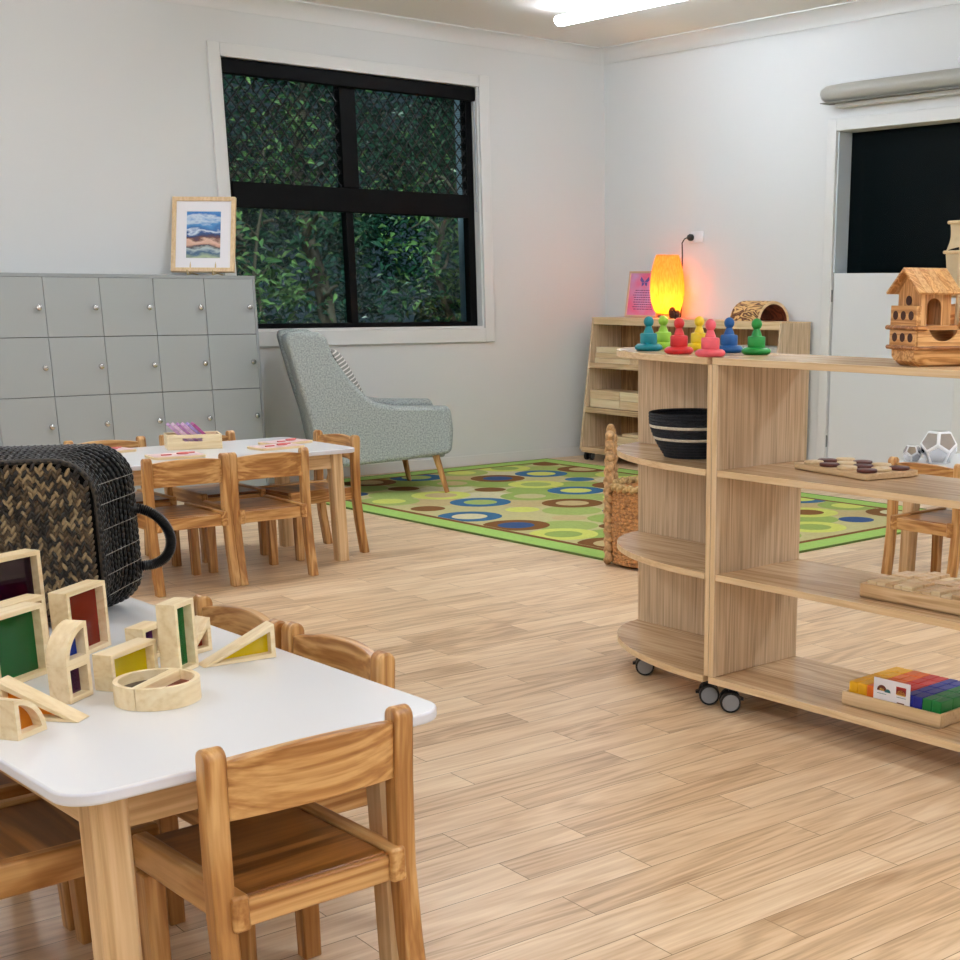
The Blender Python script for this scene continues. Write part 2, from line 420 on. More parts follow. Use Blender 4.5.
# ------------------------------------------------------------------ doorway on the east wall
dr = bpy.data.objects.new('door_1', None); COL.objects.link(dr); dr.location = (X0, DY1, 0)
tag(dr, 'white half door closing the lower part of the doorway', None, None, 'structure')
def dp(mb, name, mat, **k):
    for i in range(len(mb.v)): mb.v[i] = mb.v[i] - Vector((X0, DY1, 0))
    return mb.build(name, mat, dr, **k)
dp(MB().box(X0+.004, X0+.044, DY0+.004, DY1-.006, .008, DZ0), 'leaf', door_m, bevel=.002)
hg = MB()
for z in (.22, 1.08): hg.cyl((X0-.004, DY1-.002, z), (X0-.004, DY1-.002, z+.07), .005, n=8)
dp(hg, 'hinge', plain('hinge_metal', (120,122,124), .35, .8))
ar = MB(); ar.box(X0-.016, X0-.001, DY1, DY1+.068, .001, DZ1+.066); ar.box(X0-.016, X0-.001, DY0-.068, DY0, .001, DZ1+.066); ar.box(X0-.016, X0-.001, DY0, DY1, DZ1, DZ1+.066)
struct(ar.build('trim_3', trim_m, bevel=.003))
night_pane = plain('night_dark_pane', (1,8,10), .25, spec=.12)  # the night beyond the opening is put into the pane's colour
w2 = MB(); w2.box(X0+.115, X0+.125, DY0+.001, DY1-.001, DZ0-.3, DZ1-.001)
struct(tag(w2.build('window_2', night_pane), 'glass coloured dark like the night behind it, above the white half door'))
struct(MB().box(X0+.002, X0+.114, DY1-.012, DY1-.001, DZ0+.002, DZ1-.001).build('trim_4', plain('reveal_blue_grey', (196,206,212), .5)))

# ------------------------------------------------------------------ trees outside
def tree(x, y, h, cw, n, seed, cm, label, trunk=.11, lean=0.1, z0=.0, low=.1):
    rnd = random.Random(seed)
    root = thing('garden_tree', (x,y,-.2), 0, label, 'tree', 'trees outside the window')
    tb = MB()
    pts = [(lean*math.sin(i*.9)*.35, .1*math.cos(i*1.3), i*h/8) for i in range(9)]
    tb.tube(pts, [trunk*(1-.08*i) for i in range(9)], 10)
    for j in range(9):
        p = Vector(pts[2+j%6]); a = rnd.uniform(0,2*PI); ln = rnd.uniform(.7,1.5)*cw*.7
        bpts = []
        for i in range(7):
            s = i/6; bpts.append(p + Vector((math.cos(a+s*.5)*ln*s, math.sin(a+s*.5)*ln*s, ln*(.5*s-.35*s*s+.12*math.sin(s*7+j)))))
        tb.tube(bpts, [trunk*.38*(1-.12*i) for i in range(7)], 7)
    tb.build('trunk', plain('pale_bark_%d'%seed, (122,112,98), .9, bump=.6, bscale=40, var=.3, vscale=9), root)
    lb = MB()
    clus = [(rnd.gauss(0,.48)*cw, rnd.gauss(0,.42)*cw, low + (h*1.15-low)*rnd.random(), rnd.uniform(.25,.55)) for _ in range(int(46*cw))]
    for i in range(n):
        c = clus[rnd.randrange(len(clus))]
        p = Vector((c[0]+rnd.gauss(0,c[3]*.5), c[1]+rnd.gauss(0,c[3]*.5), max(.05, c[2]+rnd.gauss(0,c[3]*.45))))
        l = rnd.uniform(.028,.06); w = l*rnd.uniform(.28,.42)
        M = Euler((rnd.uniform(-1.0,1.0), rnd.uniform(-1.0,1.0), rnd.uniform(0,6.28))).to_matrix()
        lb.add([p+M@Vector(q) for q in ((0,-l,0),(w,-.1*l,.012),(0,l,-.01),(-w,-.1*l,.012))], [(0,1,2),(0,2,3)])
    lb.build('foliage', cm, root, recalc=False)
    return root
g1 = leafmat('leaf_deep_green', (20,64,56), (66,124,96)); g2 = leafmat('leaf_blue_green', (16,54,52), (56,104,92)); g3 = leafmat('leaf_bright_green', (54,110,66), (160,200,124))
tree(5.50, 10.0, 3.4, .55, 2600, 3, g1, 'pale trunked tree straight outside the middle of the window', .085, .16, low=.9)
tree(4.2, 11.6, 3.4, 1.0, 13000, 5, g2, 'dense dark tree outside the left edge of the window', .09)
tree(8.1, 10.6, 3.7, .95, 13000, 9, g1, 'bushy green tree outside the right edge of the window', .1, .3)
tree(6.3, 13.0, 4.6, 1.35, 20000, 12, g2, 'dark tree further back behind the pale trunked tree', .12)
tree(9.3, 13.6, 4.6, 1.6, 17000, 14, g1, 'tall tree far back behind the bushy green tree', .12)
tree(4.95, 9.75, 2.3, .3, 1100, 21, g3, 'thin bright leaved sapling close outside the left panes', .02)
tree(6.62, 9.8, 2.4, .42, 900, 25, g3, 'thin bright leaved sapling close outside the right panes', .045, .3)
struct(MB().box(-4, 18, Y0+.3, 24, -.4, -.25).build('ground', plain('garden_soil', (52,58,40), .95, var=.3)))
tag(MB().box(6.185, 6.32, 8.95, 9.08, -.25, 2.62).build('verandah_post', plain('post_pale_blue', (176,200,226), .6), bevel=.008),
    'pale blue grey verandah post outside the right end of the window', 'post')

# ------------------------------------------------------------------ ceiling lights: corner one in view, the others added unseen to brighten the room
diff_m = emit('light_diffuser', (232,242,255), 60.0)
diff_m2 = emit('light_diffuser_corner', (230,241,255), 9.0)
hous_m = plain('light_housing', (235,235,233), .4)
l0 = None
for (x,y,lb_) in [(5.46,6.30,'white ceiling batten light nearest the far corner of the room'),(4.7,3.0,'added unseen fill batten above the low table behind the open shelf'),(4.7,.3,'added unseen fill batten by the near end of the doorway wall'),(4.7,-2.0,'added unseen fill batten at the south end of the doorway wall'),
          (3.75,5.6,'added unseen fill batten above the armchair end of the far table'),(1.7,5.9,'added unseen fill batten above the grey lockers'),(2.6,.6,'added unseen fill batten in front of the open shelf'),(.1,.4,'added unseen fill batten just behind the camera end of the block table'),(-.6,3.2,'added unseen fill batten left of the block table'),
          (2.6,-1.8,'added unseen fill batten towards the south wall, middle of the row'),(-.4,-1.8,'added unseen fill batten in the south west corner'),(-1.4,6.0,'added unseen fill batten at the west end of the lockers')]:
    if l0 is None:
        l0 = thing('ceiling_light', (x,y,H), 0, lb_, 'ceiling light', 'ceiling lights')
        hb = MB(); hb.box(-.03,.03,-.61,.61,-.036,-.001); hb.box(-.04,.04,-.622,-.611,-.105,-.001); hb.box(-.04,.04,.611,.622,-.105,-.001)
        hb.build('housing', hous_m, l0, bevel=.004)
        db = MB(); db.prism([(.042*math.cos(2*PI*i/16), -.066+.028*math.sin(2*PI*i/16)) for i in range(16)], -.6105, .6105, 'y')
        dif_ = db.build('diffuser', diff_m, l0)
    else:
        c = copy_tree(l0); c.location = (x,y,H); c['label'] = lb_

l0.children[1].data = dif_.data.copy(); l0.children[1].data.materials[0] = diff_m2

# ------------------------------------------------------------------ wall cassette and small fittings
cs = thing('wall_cassette', (X0, 5.815, 2.232), 0, 'long pale grey wall cassette with rounded end above the dark doorway opening', 'wall unit')
prof = [(-.001,-.045),(-.06,-.052),(-.105,-.036),(-.125,-.004),(-.118,.026),(-.085,.046),(-.04,.055),(-.001,.056)]
cb = MB(); ys = [0,-.012,-.04,-.09,-.16,-1.9]; sc_ = [.55,.75,.9,.97,1,1]
n_ = len(prof); vs = []
for y_, s_ in zip(ys, sc_):
    for (a,z_) in prof: vs.append((a*s_ if a<-.002 else a, y_, z_*s_))
fs = [tuple(range(n_)), tuple(range(len(vs)-1, len(vs)-n_-1, -1))]
for i in range(len(ys)-1):
    for j in range(n_): fs.append((i*n_+j, i*n_+(j+1)%n_, (i+1)*n_+(j+1)%n_, (i+1)*n_+j))
cb.add(vs, fs); cb.build('cover', plain('cassette_grey', (166,164,155), .4), cs, angle=60)
MB().box(-.06,-.001,-1.88,-.10,-.075,-.05).build('rail', plain('cassette_rail', (206,206,202), .45), cs, bevel=.003)
MB().box(-.112,-.03,-1.88,-.03,-.0535,-.049).build('seam', plain('cassette_seam', (120,120,112), .6), cs)
sn_ = thing('wall_sensor', (X0, 4.885, 2.33), 0, 'tiny white sensor on the wall above the grey cassette', 'sensor')
MB().lathe([(.0,0),(.02,.0),(.022,.006),(.018,.018),(.008,.026)], n=16, M=Matrix.Rotation(-PI/2,4,'Y')@Matrix.Translation((0,0,.001))).build('body', white_p, sn_)
ol = thing('power_outlet', (X0, 6.905, 1.477), 0, 'white power outlet on the wall above the glowing lamp', 'outlet')
MB().box(-.011,-.001,-.058,.058,-.036,.036).build('plate', plain('outlet_white', (232,232,234), .35), ol, bevel=.004)
sb_ = MB(); sb_.box(-.014,-.011,-.030,-.020,.006,.024); sb_.box(-.014,-.011,.022,.032,.006,.024); sb_.build('switch', white_p, ol, bevel=.001)

# ------------------------------------------------------------------ locker bank
lk = thing('locker_bank', (3.748, 7.498, 0), 0, 'wide grey bank of small square lockers with round steel knobs', 'lockers')
PW, PH, NC, NR = .2835, .296, 6, 4
lw = NC*PW+.03
bd = MB(); D = .345
bd.box(-lw, 0, 0, D, 1.185, 1.203); bd.box(-.015, 0, 0, D, 0, 1.185); bd.box(-lw, -lw+.015, 0, D, 0, 1.185); bd.box(-lw+.015, -.015, D-.01, D, 0, 1.185)
bd.build('body', grey_lock2, lk, bevel=.0015)
MB().box(-lw+.015, -.015, .022, .03, .001, 1.185).build('divider', gap_m, lk)
kn = MB().lathe([(.004,0),(.004,.012),(.0135,.016),(.015,.022),(.013,.028),(.004,.031)], n=16, M=Matrix.Rotation(PI/2,4,'X'))
dproto = None
for r in range(NR):
    for c in range(NC):
        xr = -.0155 - c*PW; z1 = 1.184 - r*PH
        if dproto is None:
            dproto = MB().box(-PW+.0025, 0, 0, .018, -PH+.0035, 0).build('door', grey_lock, lk, bevel=.0012)
            k_ = kn.build('knob', chrome, dproto); k_.location = (-.036, 0, -PH*.5)
            o = dproto
        else:
            o = copy_tree(dproto, lk)
        o.location = (xr, .002, z1)

# ------------------------------------------------------------------ framed picture on the lockers
def landscape(name):
    m, t, b = nt(name); N = t.nodes.new; L = t.links.new
    tc = N('ShaderNodeTexCoord'); sp = N('ShaderNodeSeparateXYZ'); L(tc.outputs['Object'], sp.inputs[0])
    n = N('ShaderNodeTexNoise'); n.inputs['Scale'].default_value = 16; n.inputs['Detail'].default_value = 4
    mp = N('ShaderNodeMapping'); mp.inputs['Scale'].default_value = (.55,1,1.2); L(tc.outputs['Object'], mp.inputs['Vector']); L(mp.outputs['Vector'], n.inputs['Vector'])
    a = N('ShaderNodeMath'); a.operation = 'MULTIPLY_ADD'; a.inputs[1].default_value = .13; L(n.outputs['Fac'], a.inputs[0]); L(sp.outputs['Z'], a.inputs[2])
    mr = N('ShaderNodeMapRange'); mr.inputs['From Min'].default_value = .12; mr.inputs['From Max'].default_value = .42; L(a.outputs[0], mr.inputs['Value'])
    r = N('ShaderNodeValToRGB'); e = r.color_ramp.elements; r.color_ramp.interpolation = 'LINEAR'
    cols = [(0,(60,92,110)),(.1,(176,190,150)),(.2,(52,90,124)),(.27,(180,196,196)),(.33,(44,40,52)),(.38,(206,160,138)),(.45,(222,184,160)),(.49,(104,62,52)),(.53,(40,44,84)),(.57,(28,80,140)),(.62,(216,226,236)),(.66,(36,98,164)),(.74,(70,140,200)),(.8,(200,216,230)),(.86,(40,112,186)),(1,(96,160,210))]
    e[0].position = 0; e[0].color = lin(cols[0][1]); e[1].position = 1; e[1].color = lin(cols[-1][1])
    for p_, c_ in cols[1:-1]:
        q = e.new(p_); q.color = lin(c_)
    L(mr.outputs[0], r.inputs['Fac']); L(r.outputs['Color'], b.inputs['Base Color']); b.inputs['Roughness'].default_value = .4
    return m
pf = thing('framed_picture', (3.508, 7.632, 1.2035), math.radians(-44), 'light wood framed print of blue sky and brown hills on the lockers', 'picture')
TL = Matrix.Rotation(math.radians(-17),4,'X')@Matrix.Translation((0,0,.018))
pw_, ph_ = .35, .415
MB().ring([(-pw_/2,0),(pw_/2,0),(pw_/2,ph_),(-pw_/2,ph_)], [(-pw_/2+.022,.022),(pw_/2-.022,.022),(pw_/2-.022,ph_-.022),(-pw_/2+.022,ph_-.022)], -.012, .012, 'y', 0, TL).build('frame', W['edgez'], pf, bevel=.002)
MB().box(-pw_/2+.018,pw_/2-.018,-.001,.004,.018,ph_-.018,0,TL).build('mount', white_p, pf)
MB().box(-.094,.094,-.0035,-.0012,.078,.335,0,TL).build('print', landscape('landscape_print'), pf)
ez = MB()
for s in (-.07,.07):
    ez.tube([(s,-.04,.003),(s,-.04,.03)], .004, 6); ez.tube([(s,-.04,.004),(s,.03,.012),(s,.125,.003)], .004, 6); ez.tube([(s,.0,.012),(s,.12,.3)], .004, 6)
ez.tube([(-.07,.045,.15),(.07,.045,.15)], .003, 6)
ez.build('easel', plain('easel_brass', (196,170,120), .4, .4), pf)

# ------------------------------------------------------------------ rug
RUG = thing('area_rug', (3.88,4.16,0), .0436, 'green and beige rug patterned with coloured rings, lying before the armchair', 'rug')
def pile(n, c): return plain(n, c, .95, spec=.05, bump=.5, bscale=300, var=.08, vscale=60)
RC = {'green':(160,196,106),'lime':(204,208,108),'brown':(122,84,48),'tan':(190,170,124),'beige':(190,182,132),'blue':(62,104,138),'navy':(62,86,126),'sage':(160,176,102),'pale':(206,198,160),'leaf':(150,170,92)}
rk = list(RC); rmats = [pile('rug_'+k, RC[k]) for k in rk]; ri = {k:i for i,k in enumerate(rk)}
rb = MB(); RW, RL = 2.26, 3.53
rb.box(0,RW,0,RL,.0005,.008,ri['green'])
rb.box(.13,RW-.13,.13,RL-.13,.0075,.0084,ri['brown'])
rb.box(.165,RW-.165,.165,RL-.165,.0083,.0088,ri['beige'])
def disc(u,v,r,z,c):
    n=28; vs=[];lo=.166;hu=RW-.166;hv=RL-.166
    vs=[(min(hu,max(lo,u+r*math.cos(2*PI*i/n))),min(hv,max(lo,v+r*math.sin(2*PI*i/n)))) for i in range(n)]
    rb.add([(a,b_,z) for a,b_ in vs],[tuple(range(n))],ri[c])
known = {(4,7):('r','blue','lime'),(3,7):('r','brown','navy'),(4,6):('d','blue'),(3,5):('r','blue','lime'),(2,6):('d','brown'),(1,5):('r','blue','sage'),(2,4):('r','brown','tan'),(1,4):('d','lime'),(0,5):('d','brown'),
 (0,4):('r','blue','pale'),(0,3):('r','brown','navy'),(0,2):('r','lime','leaf'),(1,3):('d','tan'),(2,3):('d','navy'),(2,8):('r','blue','sage'),(1,8):('r','brown','tan'),(0,7):('d','navy'),(1,7):('d','brown'),(1,6):('r','lime','tan'),
 (3,6):('r','lime','sage'),(5,8):('d','brown'),(4,1):('r','lime','brown'),(4,0):('d','navy'),(5,0):('r','brown','pale'),(3,0):('r','lime','leaf'),(5,1):('r','leaf','lime'),(0,6):('r','sage','lime'),(2,7):('r','leaf','tan'),(0,8):('r','lime','leaf'),
 (2,5):('r','leaf','beige'),(3,4):('r','sage','lime'),(4,4):('r','blue','tan'),(5,5):('d','brown'),(4,2):('r','brown','tan'),(3,1):('d','navy'),(2,2):('r','lime','brown'),(1,1):('r','blue','lime'),(0,0):('d','brown'),(2,0):('r','leaf','tan')}
uc = [.289,.64,.992,1.34,1.69,2.045]; vc = [.39,.72,1.07,1.43,1.81,2.175,2.54,2.91,3.28]
rnd = random.Random(4)
for iu in range(6):
    for iv in range(9):
        disc(uc[iu]+.175, vc[iv]+.18, .16, .00895, rnd.choice(['sage','tan','leaf','beige','pale']))
for iu in range(6):
    for iv in range(9):
        kd = known.get((iu,iv)) or rnd.choice([('r','sage','lime'),('d','brown'),('r','blue','lime'),('r','brown','tan'),('d','navy'),('r','lime','leaf')])
        if kd[0]=='r': disc(uc[iu],vc[iv],.168,.0091,kd[1]); disc(uc[iu],vc[iv],.092,.00925,kd[2])
        else: disc(uc[iu],vc[iv],.092,.0091,kd[1])
rb.build('pile', rmats, RUG, recalc=False)
MB().ring([(-.004,-.004),(RW+.004,-.004),(RW+.004,RL+.004),(-.004,RL+.004)],[(0.004,0.004),(RW-.004,.004),(RW-.004,RL-.004),(.004,RL-.004)],.0004,.0095,'z').build('bound_edge', plain('rug_binding', (96,116,52), .9), RUG)

# ------------------------------------------------------------------ chairs
def make_chair():
    """rear posts on y=0, seat towards +y"""
    root = thing('toddler_chair', (0,0,0), 0, 'x', 'chair')
    for s in (-1,1):
        x = s*.1535
        pts = [(.030,0),(.012,.14),(.0,.26),(.002,.40),(.012,.50)]
        w = .019
        front = [(y+.018, z) for y,z in pts]; back = [(y-.014, z) for y,z in pts]
        top = [(pts[-1][0]+.018-.016+.016*math.cos(a), .506+.016*math.sin(a)) for a in [PI*i/8 for i in range(9)]]
        poly = [(-(y),z) for y,z in [(-p[0],p[1]) for p in []]]
        # bend the foot backwards (negative y) and the head slightly backwards
        P = [(-.030,0),(-.010,.14),(0,.26),(-.003,.40),(-.010,.505)]
        fr_ = [(y+.017,z) for y,z in P]; bk_ = [(y-.017,z) for y,z in P]
        cap = [(-.010+.017*math.cos(a), .505+.017*math.sin(a)) for a in [PI*i/8 for i in range(1,8)]]
        poly = fr_ + cap + bk_[::-1]
        pb = MB().prism(poly, x-.0165, x+.0165, 'x'); pb.build('leg', W['chairz'], root, bevel=.004)
        fb = MB(); xf = s*.135; 
        fb.add([(xf-.016,.268,0),(xf+.016,.268,0),(xf+.016,.298,0),(xf-.016,.298,0),(xf-.017,.264,.240),(xf+.017,.264,.240),(xf+.017,.300,.240),(xf-.017,.300,.240)],
               [(3,2,1,0),(4,5,6,7),(0,1,5,4),(1,2,6,5),(2,3,7,6),(3,0,4,7)])
        fb.build('leg', W['chairz'], root, bevel=.003)
        MB().box(xf-.013-s*.002, xf+.013-s*.002+.0, -.026, .315, .2405, .297).build('side_rail', W['chairy'], root, bevel=.005)
    sb = MB().box(-.1205, .1205, -.008, .304, .278, .290); sb.build('seat', W['seatx'], root, bevel=.003)
    MB().box(-.1215, .1215, -.016, .008, .242, .287).build('back_rail', W['chairx'], root, bevel=.003)
    MB().box(-.1215, .1215, .285, .305, .242, .277).build('front_rail', W['chairx'], root, bevel=.003)
    bk = MB(); n = 14; vs = []
    for i in range(n+1):
        x = -.138 + .276*i/n; q = 1-(x/.138)**2
        yb = -.004 - .026*q; zt = .500 + .012*q; zb = .408 + .006*q
        vs += [(x,yb+.010,zb),(x,yb-.010,zb),(x,yb-.016,zt),(x,yb+.004,zt)]
    fs = [(0,1,2,3), (4*n+3,4*n+2,4*n+1,4*n)]
    for i in range(n):
        a, b2 = 4*i, 4*(i+1)
        for j in range(4): fs.append((a+j, a+(j+1)%4, b2+(j+1)%4, b2+j))
    bk.add(vs, fs); bk.build('backrest', W['chairx'], root, bevel=.003)
    return root
ch0 = None
def chair(x, y, deg, label, group):
    global ch0
    o = ch0 if ch0 is None or ch0.get('used') is None and False else None
    if ch0 is None: ch0 = make_chair(); o = ch0
    else: o = copy_tree(ch0)
    o.location = (x,y,0); o.rotation_euler = (0,0,math.radians(deg)); o['label'] = label; o['group'] = group
    return o
G1, G2 = 'chairs around the table of coloured blocks', 'chairs around the far table'
chair(.9275, 1.795, 1.5, 'oak toddler chair tucked under the near end of the block table, its back to us', G1)
chair(1.222, 2.245, 92, 'oak toddler chair on the right side of the block table, nearer of the two', G1)
chair(1.199, 2.592, 92, 'oak toddler chair on the right side of the block table, behind the yellow triangle', G1)
chair(.507, 2.255, -88, 'oak toddler chair left of the block table, seat in the bottom left corner', G1)
chair(.500, 2.597, -88, 'oak toddler chair on the left side of the block table, further along under it', G1)
chair(2.252, 5.185, 0.5, 'oak toddler chair seen from behind at the far table, beside the basket handle', G2)
chair(2.590, 5.183, -.5, 'oak toddler chair with its back to us at the right front of the far table', G2)
chair(3.138, 5.625, 92, 'oak toddler chair at the right end of the far table, before the armchair', G2)
chair(2.265, 5.985, 181, 'oak toddler chair behind the far table at its left, before the lockers', G2)
chair(2.672, 5.985, 180, 'oak toddler chair behind the far table, its top showing past the puzzle crate', G2)
chair(1.785, 5.595, -90, 'oak toddler chair at the left end of the far table, hidden by the dark basket', G2)
chair(4.352, 3.285, -89, 'oak toddler chair seen through the open shelf, drawn up to the table of silver shapes', 'chairs beyond the open shelf')

# ------------------------------------------------------------------ tables
def make_table(lx, ly, ht=.485):
    root = thing('toddler_table', (0,0,0), 0, 'x', 'table')
    tp = MB().prism(rounded(-lx/2,lx/2,-ly/2,ly/2,.055,8), ht-.019, ht, 'z', [1,0]+[1]*36)
    tp.build('tabletop', [white_lam, white_edge], root, bevel=.004, seg=3)
    a, c = lx/2-.074, ly/2-.074
    z0, z1 = ht-.085, ht-.0195
    for s in (-1,1):
        MB().box(-a+.03, a-.03, s*c-.011, s*c+.011, z0, z1).build('apron', W['tablex'], root, bevel=.002)
        MB().box(s*a-.011, s*a+.011, -c+.03, c-.03, z0, z1).build('apron', W['tabley'], root, bevel=.002)
    for sx in (-1,1):
        for sy in (-1,1):
            cx, cy = sx*(a-.004), sy*(c-.004); lb2 = MB()
            wt, wb2 = .0275, .0265; ox, oy = sx*.006, sy*.006
            oct_ = lambda w: [(-w+.007,-w),(w-.007,-w),(w,-w+.007),(w,w-.007),(w-.007,w),(-w+.007,w),(-w,w-.007),(-w,-w+.007)]
            vs = [(cx+ox+p[0], cy+oy+p[1], 0) for p in oct_(wb2)] + [(cx+p[0], cy+p[1], ht-.0195) for p in oct_(wt)]
            lb2.add(vs, [tuple(range(7,-1,-1)), tuple(range(8,16))]+[(i,(i+1)%8,8+(i+1)%8,8+i) for i in range(8)])
            lb2.build('leg', W['tablez'], root)
    return root
TH = .485
tA = make_table(.62, 1.20); tA.location = (.8675,2.418,0); tA.rotation_euler = (0,0,math.radians(2.5))
tag(tA, 'white topped low table in the foreground holding the wooden coloured blocks', None, 'low white tables')
tB = copy_tree(tA); tB.location = (2.47,5.603,0); tB.rotation_euler = (0,0,math.radians(91.3))
tag(tB, 'white topped low table before the grey lockers with a puzzle crate on it')
tC = copy_tree(tA); tC.location = (4.745,2.95,0); tC.rotation_euler = (0,0,0)
tag(tC, 'white topped low table behind the open shelf, holding silver faceted shapes')

# ------------------------------------------------------------------ open divider shelf
PS = .035
OX, OY = 2.63, 2.70
def caster(parent, x, y, rz=0.0):
    c = MB(); Mx = Matrix.Translation((x,y,0))@Matrix.Rotation(rz,4,'Z')
    c.box(-.012,.012,-.010,.010,.028,.075,0,Mx); c.cyl((0,0,.068),(0,0,.0772),.02,n=14,M=Mx); c.prism([(-.004,.05),(.03,.036),(.03,.03),(-.004,.03)],-.008,.008,'y',0,Mx)
    o = c.build('caster', rubber, parent)
    for s in (-1,1):
        w = MB(); w.cyl((-.008,s*.012,.0295),(-.008,s*.028,.0295),.0293,n=22,M=Mx); w.cyl((-.008,s*.0275,.0295),(-.008,s*.030,.0295),.0235,n=20,mat=1,M=Mx)
        w.build('wheel', [rubber, wheel_grey], o)
su = thing('shelf_unit', (OX,OY,0), PS, 'long open oak shelf on castors with two open shelves and a flat top', 'shelf')
DEP, LEN, TOPZ = .355, 1.32, .968
EB = [0,0,0,0,0,1]    # -x face gets the edge band
def board(x0,x1,y0,y1,z0,z1,name,par,g):
    return MB().box(x0,x1,y0,y1,z0,z1,EB).build(name, [W[g], W['edgey' if g.endswith('y') else 'edgez']], par, bevel=.0012)
board(0,DEP,-.0185,-.0008,.098,TOPZ-.0185,'end_panel',su,'panelz')
board(0,DEP,-LEN,-LEN+.018,.098,TOPZ-.0185,'end_panel',su,'panelz')
board(-.003,DEP+.003,-LEN-.005,-.0008,TOPZ-.018,TOPZ,'top',su,'shelfy')
board(.003,DEP-.003,-LEN+.0185,-.019,.656,.674,'shelf',su,'shelfy')
board(.003,DEP-.003,-LEN+.0185,-.019,.372,.390,'shelf',su,'shelfy')
board(-.001,DEP+.001,-LEN,-.0008,.078,.0975,'bottom_shelf',su,'shelfy')
for x,y in ((.05,-.05),(.30,-.05),(.05,-LEN+.06),(.30,-LEN+.06)): caster(su, x, y, -.75)
eu = thing('corner_shelf', (OX,OY,0), PS, 'rounded oak end shelf on castors joined to the long open shelf', 'shelf')
AE, BE = .358, .635
def quarter(sc=1.0, k=24, ex=2.0):
    pts = [(DEP+.0, .0185)]
    for i in range(k+1):
        a = PI/2*i/k
        cx, sy = math.cos(a), math.sin(a)
        pts.append((DEP - AE*sc*(cx**(2/ex)), .0185 + BE*sc*(sy**(2/ex))))
    return pts
qp = quarter()
def qboard(z0,z1,name):
    n = len(qp)
    return MB().prism(qp, z0, z1, 'z', [0,0]+[1]*n).build(name, [W['shelfy'],W['edgey']], eu, bevel=.0012, angle=30)
qboard(TOPZ-.018,TOPZ,'top'); qboard(.656,.674,'shelf'); qboard(.372,.390,'shelf'); qboard(.078,.0975,'bottom_shelf')
for z0,z1 in ((.098,.3718),(.3905,.6558),(.6745,TOPZ-.0185)):
    MB().box(DEP-.019,DEP-.001,.0195,.0185+BE-.01,z0,z1).build('back_panel', W['panelz'], eu, bevel=.001)
board(0,DEP,.0008,.0180,.098,TOPZ-.0185,'end_panel',eu,'panelz')
for x,y in ((.05,.055),(.135,.41),(.30,.53),(.30,.06)): caster(eu, x, y, 2.4)

# ------------------------------------------------------------------ peg people on the shelf top
pegs = [('teal',(0,128,140),2.775,3.117,'leftmost'),('lime green',(150,200,60),2.900,3.192,'behind the teal one'),('red',(206,38,40),2.703,2.91,''),('yellow',(240,205,30),2.925,3.062,'behind the pink one'),('pink',(232,92,104),2.655,2.736,''),('blue',(12,84,150),2.88,2.892,''),('green',(12,138,50),2.845,2.750,'rightmost')]
for nm,c,x,y,ex in pegs:
    lb_ = {'teal':'teal peg figure on its ring, leftmost on the shelf top','lime green':'lime green peg figure on its ring, behind the teal one','red':'red peg figure on its ring between teal and pink ones','yellow':'yellow peg figure on its ring, behind the pink one','pink':'pink peg figure on its ring, nearest on the shelf top','blue':'blue peg figure on its ring between pink and green ones','green':'deep green peg figure on its ring, rightmost of the row'}[nm]
    p = thing('peg_figure', (x,y,TOPZ), 0, lb_, 'toy figure', 'coloured peg figures on the shelf top')
    mt = plain('stained_'+nm.replace(' ','_'), c, .42, var=.12, vscale=40)
    MB().lathe([(.012,.0005),(.032,.0005),(.039,.004),(.041,.0095),(.039,.015),(.032,.0195),(.02,.021)], n=28).build('ring_base', mt, p, angle=50)
    MB().lathe([(.0235,.0205),(.0245,.024),(.0245,.046),(.0225,.0495),(.015,.0505),(.0135,.056),(.0095,.066),(.008,.070)], n=24).build('body', mt, p, angle=50)
    MB().blob((0,0,.082),(.0148,.0148,.0158),n=18,k=12).build('head', mt, p)

# ------------------------------------------------------------------ woven bowl on the rounded shelf
bw_ = thing('woven_bowl', (2.815,2.965,.674), 0, 'black woven bowl with two white bands on the rounded shelf', 'bowl')
cb_ = plain('black_rope', (26,30,38), .8, bump=.9, bscale=240, var=.4, vscale=120); cw_ = plain('white_rope', (222,214,196), .8, bump=.9, bscale=240, var=.12, vscale=120)
pr = []; ms = []
rows = 15
outer = []
for i in range(rows):
    s = i/(rows-1); z = .0045+.118*s; r = .082 + .044*math.sin(min(1,s*1.08)*PI/2)
    outer.append((r,z))
bm_ = MB()
bm_.lathe([(.001,.001),(.08,.001),(.082,.008),(.001,.008)], n=40)
for i,(r,z) in enumerate(outer):
    bm_.torus((0,0,z), r, .0052, 56, 8, 1 if i in (6,10) else 0)
bm_.build('coils', [cb_,cw_], bw_, angle=80)

# small wooden piece behind the post on the lower rounded shelf
wpz = thing('wooden_post_toy', (2.875,2.80,.390), .3, 'small brown wooden peg half hidden behind the shelf post', 'toy')
wm = MB(); wm.box(-.016,.016,-.012,.012,.0005,.075); wm.build('base', W['shipd'], wpz, bevel=.003)
MB().lathe([(.012,.075),(.013,.08),(.008,.10),(.003,.112)], n=12).build('tip', W['blockz'], wpz)

